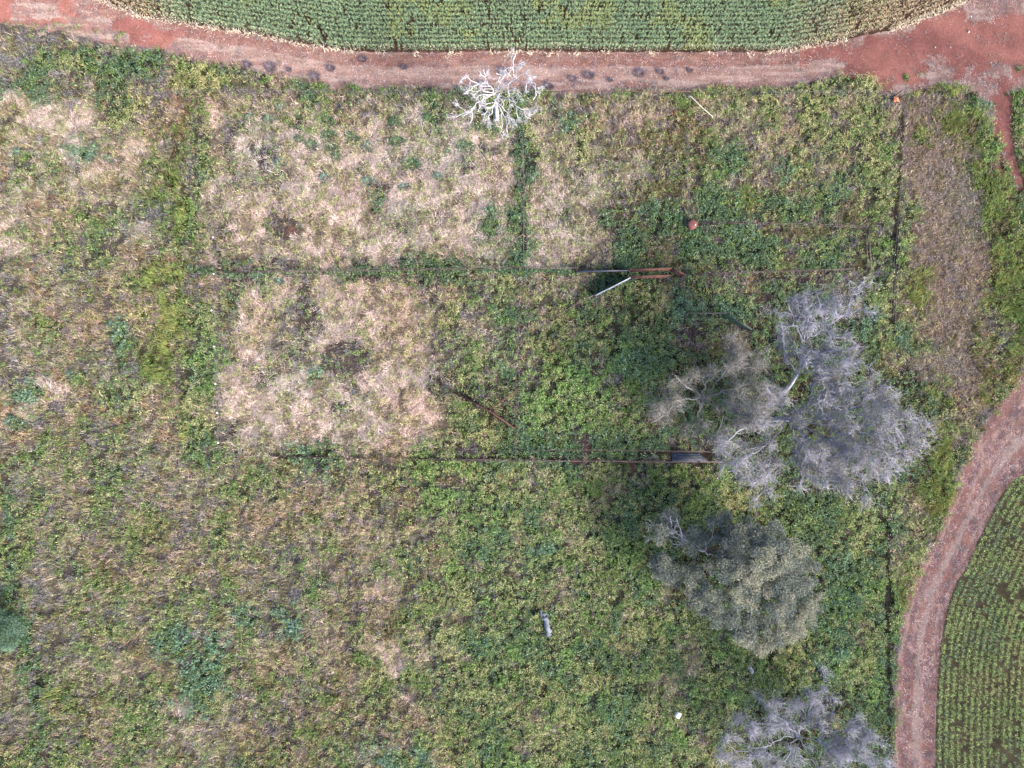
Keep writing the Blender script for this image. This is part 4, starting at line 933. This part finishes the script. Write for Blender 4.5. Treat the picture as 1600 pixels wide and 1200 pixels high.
# stones on the bare junction
for k, (sx, sy, sr, lb) in enumerate([(1517,26,.09,'pale stone highest on the bare red junction'),(1513,50,.11,'largest pale stone on the bare red junction'),(1461,74,.07,'small pale stone on the dark patch of the red junction'),(1485,74,.06,'small pale stone right of the dark patch on the junction'),(1548,98,.07,'small pale stone among weeds at the right of the junction')]):
    r_ = np.random.default_rng(60 + k); b = Buf(); p = G(sx, sy)
    b.tube([p, p + [0, 0, sr * .5], p + [sr * .2, 0, sr * .9]], [sr, sr * .95, sr * .5], 7); o = b.build('stone', M_stone, None)
    v = np.empty(len(o.data.vertices) * 3); o.data.vertices.foreach_get('co', v); v += r_.normal(0, sr * .12, len(v)); o.data.vertices.foreach_set('co', v); tag(o, lb, 'stone', 'stones on the bare junction')

# ------------------------------------------------------------------ single plants
def bush_mesh(seed, cols, rad, h, n, leafy_, size):
    r = np.random.default_rng(seed)
    a = r.uniform(0, 6.28, n); q_ = np.sqrt(r.random(n)); rr_ = rad * q_ * (0.75 + .45 * vnoise(np.cos(a) * 2 + seed, np.sin(a) * 2, .7, 7))
    x = rr_ * np.cos(a); y = rr_ * np.sin(a); zz = h * (1 - q_ ** 2.2) * r.uniform(.5, 1, n) + .08
    if leafy_:
        d, az = rand_dir(n, a, .7, 35, 85, r); root = np.stack([x, y, zz], 1)
    else:
        d, az = rand_dir(n, a, .5, 25, 80, r); root = np.stack([x * .6, y * .6, zz * .4], 1)
    perp = np.stack([-np.sin(az), np.cos(az), r.normal(0, .3, n)], 1)
    L = r.uniform(size[0], size[1], n); W = (L * .42) if leafy_ else np.full(n, .028)
    V = elements(root, d, L, W, perp); c = np.repeat(pick_cols(cols, n, r) * r.uniform(.85, 1.15, (n, 1)), 3, 0)
    m = make_mesh('proto', V, np.arange(len(V)).reshape(-1, 3), M_leaf, col=c); me = m.data; bpy.data.objects.remove(m); return me
dk = [((92,124,86),4),((76,106,72),4),((110,142,100),3),((62,84,60),2)]
tl_ = [((112,146,124),4),((94,124,104),4),((134,164,140),3),((76,100,84),2)]
dry = [((134,122,128),4),((110,98,106),4),((156,142,148),3),((90,80,86),3)]
PD = [bush_mesh(300 + k, dk, 1, .45, 240, True, (.22, .42)) for k in range(3)]
PT = [bush_mesh(310 + k, tl_, 1, .45, 220, True, (.2, .4)) for k in range(3)]
PY = [bush_mesh(320 + k, dry, 1, .55, 420, False, (.3, .75)) for k in range(3)]
def plant(kind, name, cat, x, y, rad, label, group):
    me = {'D': PD, 'T': PT, 'Y': PY}[kind][random.randrange(3)]
    o = bpy.data.objects.new(name, me); C.objects.link(o); o.location = G(x, y)
    s = rad * S * (.8 if kind == 'Y' else 1); o.scale = (s * random.uniform(1, 1.3), s * random.uniform(.7, 1.0), max(.6, s * .8)); o.rotation_euler = (0, 0, random.uniform(-.5, .5)); tag(o, label, cat, group)
tg = 'dark thistle clumps in the straw paddock'
for a in [(470,219,8,'leftmost of a close pair of dark green thistles in the straw paddock'),(488,227,10,'wider right one of the close pair of dark green thistles'),
 (512,190,14,'top thistle of the wavy dark green column'),(515,212,12,'second thistle down the wavy dark green column'),(520,232,11,'third thistle down the wavy dark green column'),(528,247,8,'lowest small thistle of the wavy dark green column'),
 (552,216,13,'round dark green thistle right of the wavy column'),(619,193,10,'upper half of the tall thistle pair in mid straw paddock'),(621,222,11,'lower half of the tall thistle pair in mid straw paddock'),
 (728,229,12,'dark green thistle below left of the dead tree'),(642,258,13,'broad dark green thistle below the tall pair'),(752,200,11,'dark green thistle just left of the dead tree trunk'),(770,203,12,'dark green thistle at the foot of the dead tree'),(487,150,13,'large green thistle under the dark tumbleweed at the road'),(670,185,9,'small dark green thistle up and left of the dead tree')]:
    plant('D', 'thistle', 'thistle', a[0], a[1], a[2], a[3], tg)
tg2 = 'blue-green thistle clumps'
for a in [(575,229,9,'small blue-green thistle right of the round dark one'),(422,188,9,'blue-green thistle near the left side of the straw paddock'),(440,168,8,'faint blue-green thistle below the first verge tumbleweed'),(437,255,8,'grey blue-green thistle in the left of straw paddock'),(508,277,9,'blue-green thistle low in the straw paddock'),
 (575,284,9,'blue-green thistle beside a brown patch low in the paddock'),(632,292,8,'blue-green thistle low in the middle of the paddock'),(685,276,9,'blue-green thistle low and right in the paddock'),(700,238,6,'tiny blue-green thistle in the right of the paddock'),(145,244,9,'blue-green thistle in the pale straw at far left'),(172,249,7,'smaller blue-green thistle in the pale straw at far left'),
 (31,240,9,'green thistle near the left edge of the photo'),(443,959,10,'upper left one of two bright teal bushes in the lower field'),(461,977,13,'lower right one of two bright teal bushes in the lower field'),(1313,1022,15,'bright teal bush in the green strip beside the right track'),(390,183,7,'blue-green thistle by the left fence corner'),
 (177,508,8,'blue-green thistle alone in the left paddock'),(195,540,6,'tiny blue-green thistle below the lone one in the left paddock'),(112,585,8,'bright blue-green thistle low in the left paddock'),(18,658,12,'blue-green thistle by the left edge, mid height'),(1370,478,11,'pale blue-green weed clump beside the ditch fence'),(1408,530,12,'pale blue-green weed clump below the end of the ditch'),(438,440,8,'blue-green thistle in the left of the lower straw paddock'),(405,432,10,'dark blue-green thistle on the middle fence, left end'),(655,1178,14,'teal bush at the bottom edge, left one'),(600,1185,12,'smaller teal bush at the bottom edge'),(1345,930,14,'grey-teal weed clump right of the leafy tree')]:
    plant('T', 'thistle', 'thistle', a[0], a[1], a[2], a[3], tg2)
tg3 = 'dark tumbleweeds on the road verge'
for a in [(388,103,12,'dark tumbleweed leftmost on the verge'),(424,106,15,'wide dark tumbleweed second from the left on the verge'),(493,121,13,'tall dark tumbleweed above the large green thistle'),(518,108,10,'dark tumbleweed just right of the tall one'),(453,110,6,'tiny dark tumbleweed between two large ones at left'),(568,94,9,'small dark tumbleweed alone near the crop edge'),(632,106,9,'faint dark tumbleweed in mid verge'),
 (786,112,13,'dark tumbleweed behind the dead tree branches'),(755,133,10,'dark tumbleweed under the left branches of the dead tree'),(895,124,10,'round dark tumbleweed right of the dead tree'),(921,119,13,'largest round dark tumbleweed right of the dead tree'),(954,126,6,'small dark tumbleweed between two large ones at right'),(1000,115,14,'broad flat dark tumbleweed on the pale straw'),(1032,113,9,'dark tumbleweed right of the broad flat one'),(1042,124,6,'tiny dark tumbleweed below its neighbour'),(1078,111,7,'last dark tumbleweed at the end of the pale straw'),(858,136,12,'low dark tumbleweed at the verge edge, right of dead tree'),
 (1325,434,20,'round grey dry bush inside the right pens'),(900,668,7,'dark dry weed in the green pen'),(695,683,7,'dark grey dry weed at the corner of the straw paddock'),(1150,1075,8,'dark dry weed near the small grey stump'),(995,1040,10,'dark dry mound of weeds in the lower green field')]:
    plant('Y', 'tumbleweed', 'tumbleweed', a[0], a[1], a[2], a[3], tg3 if a[1] < 140 else 'dark dry weeds in the fields')
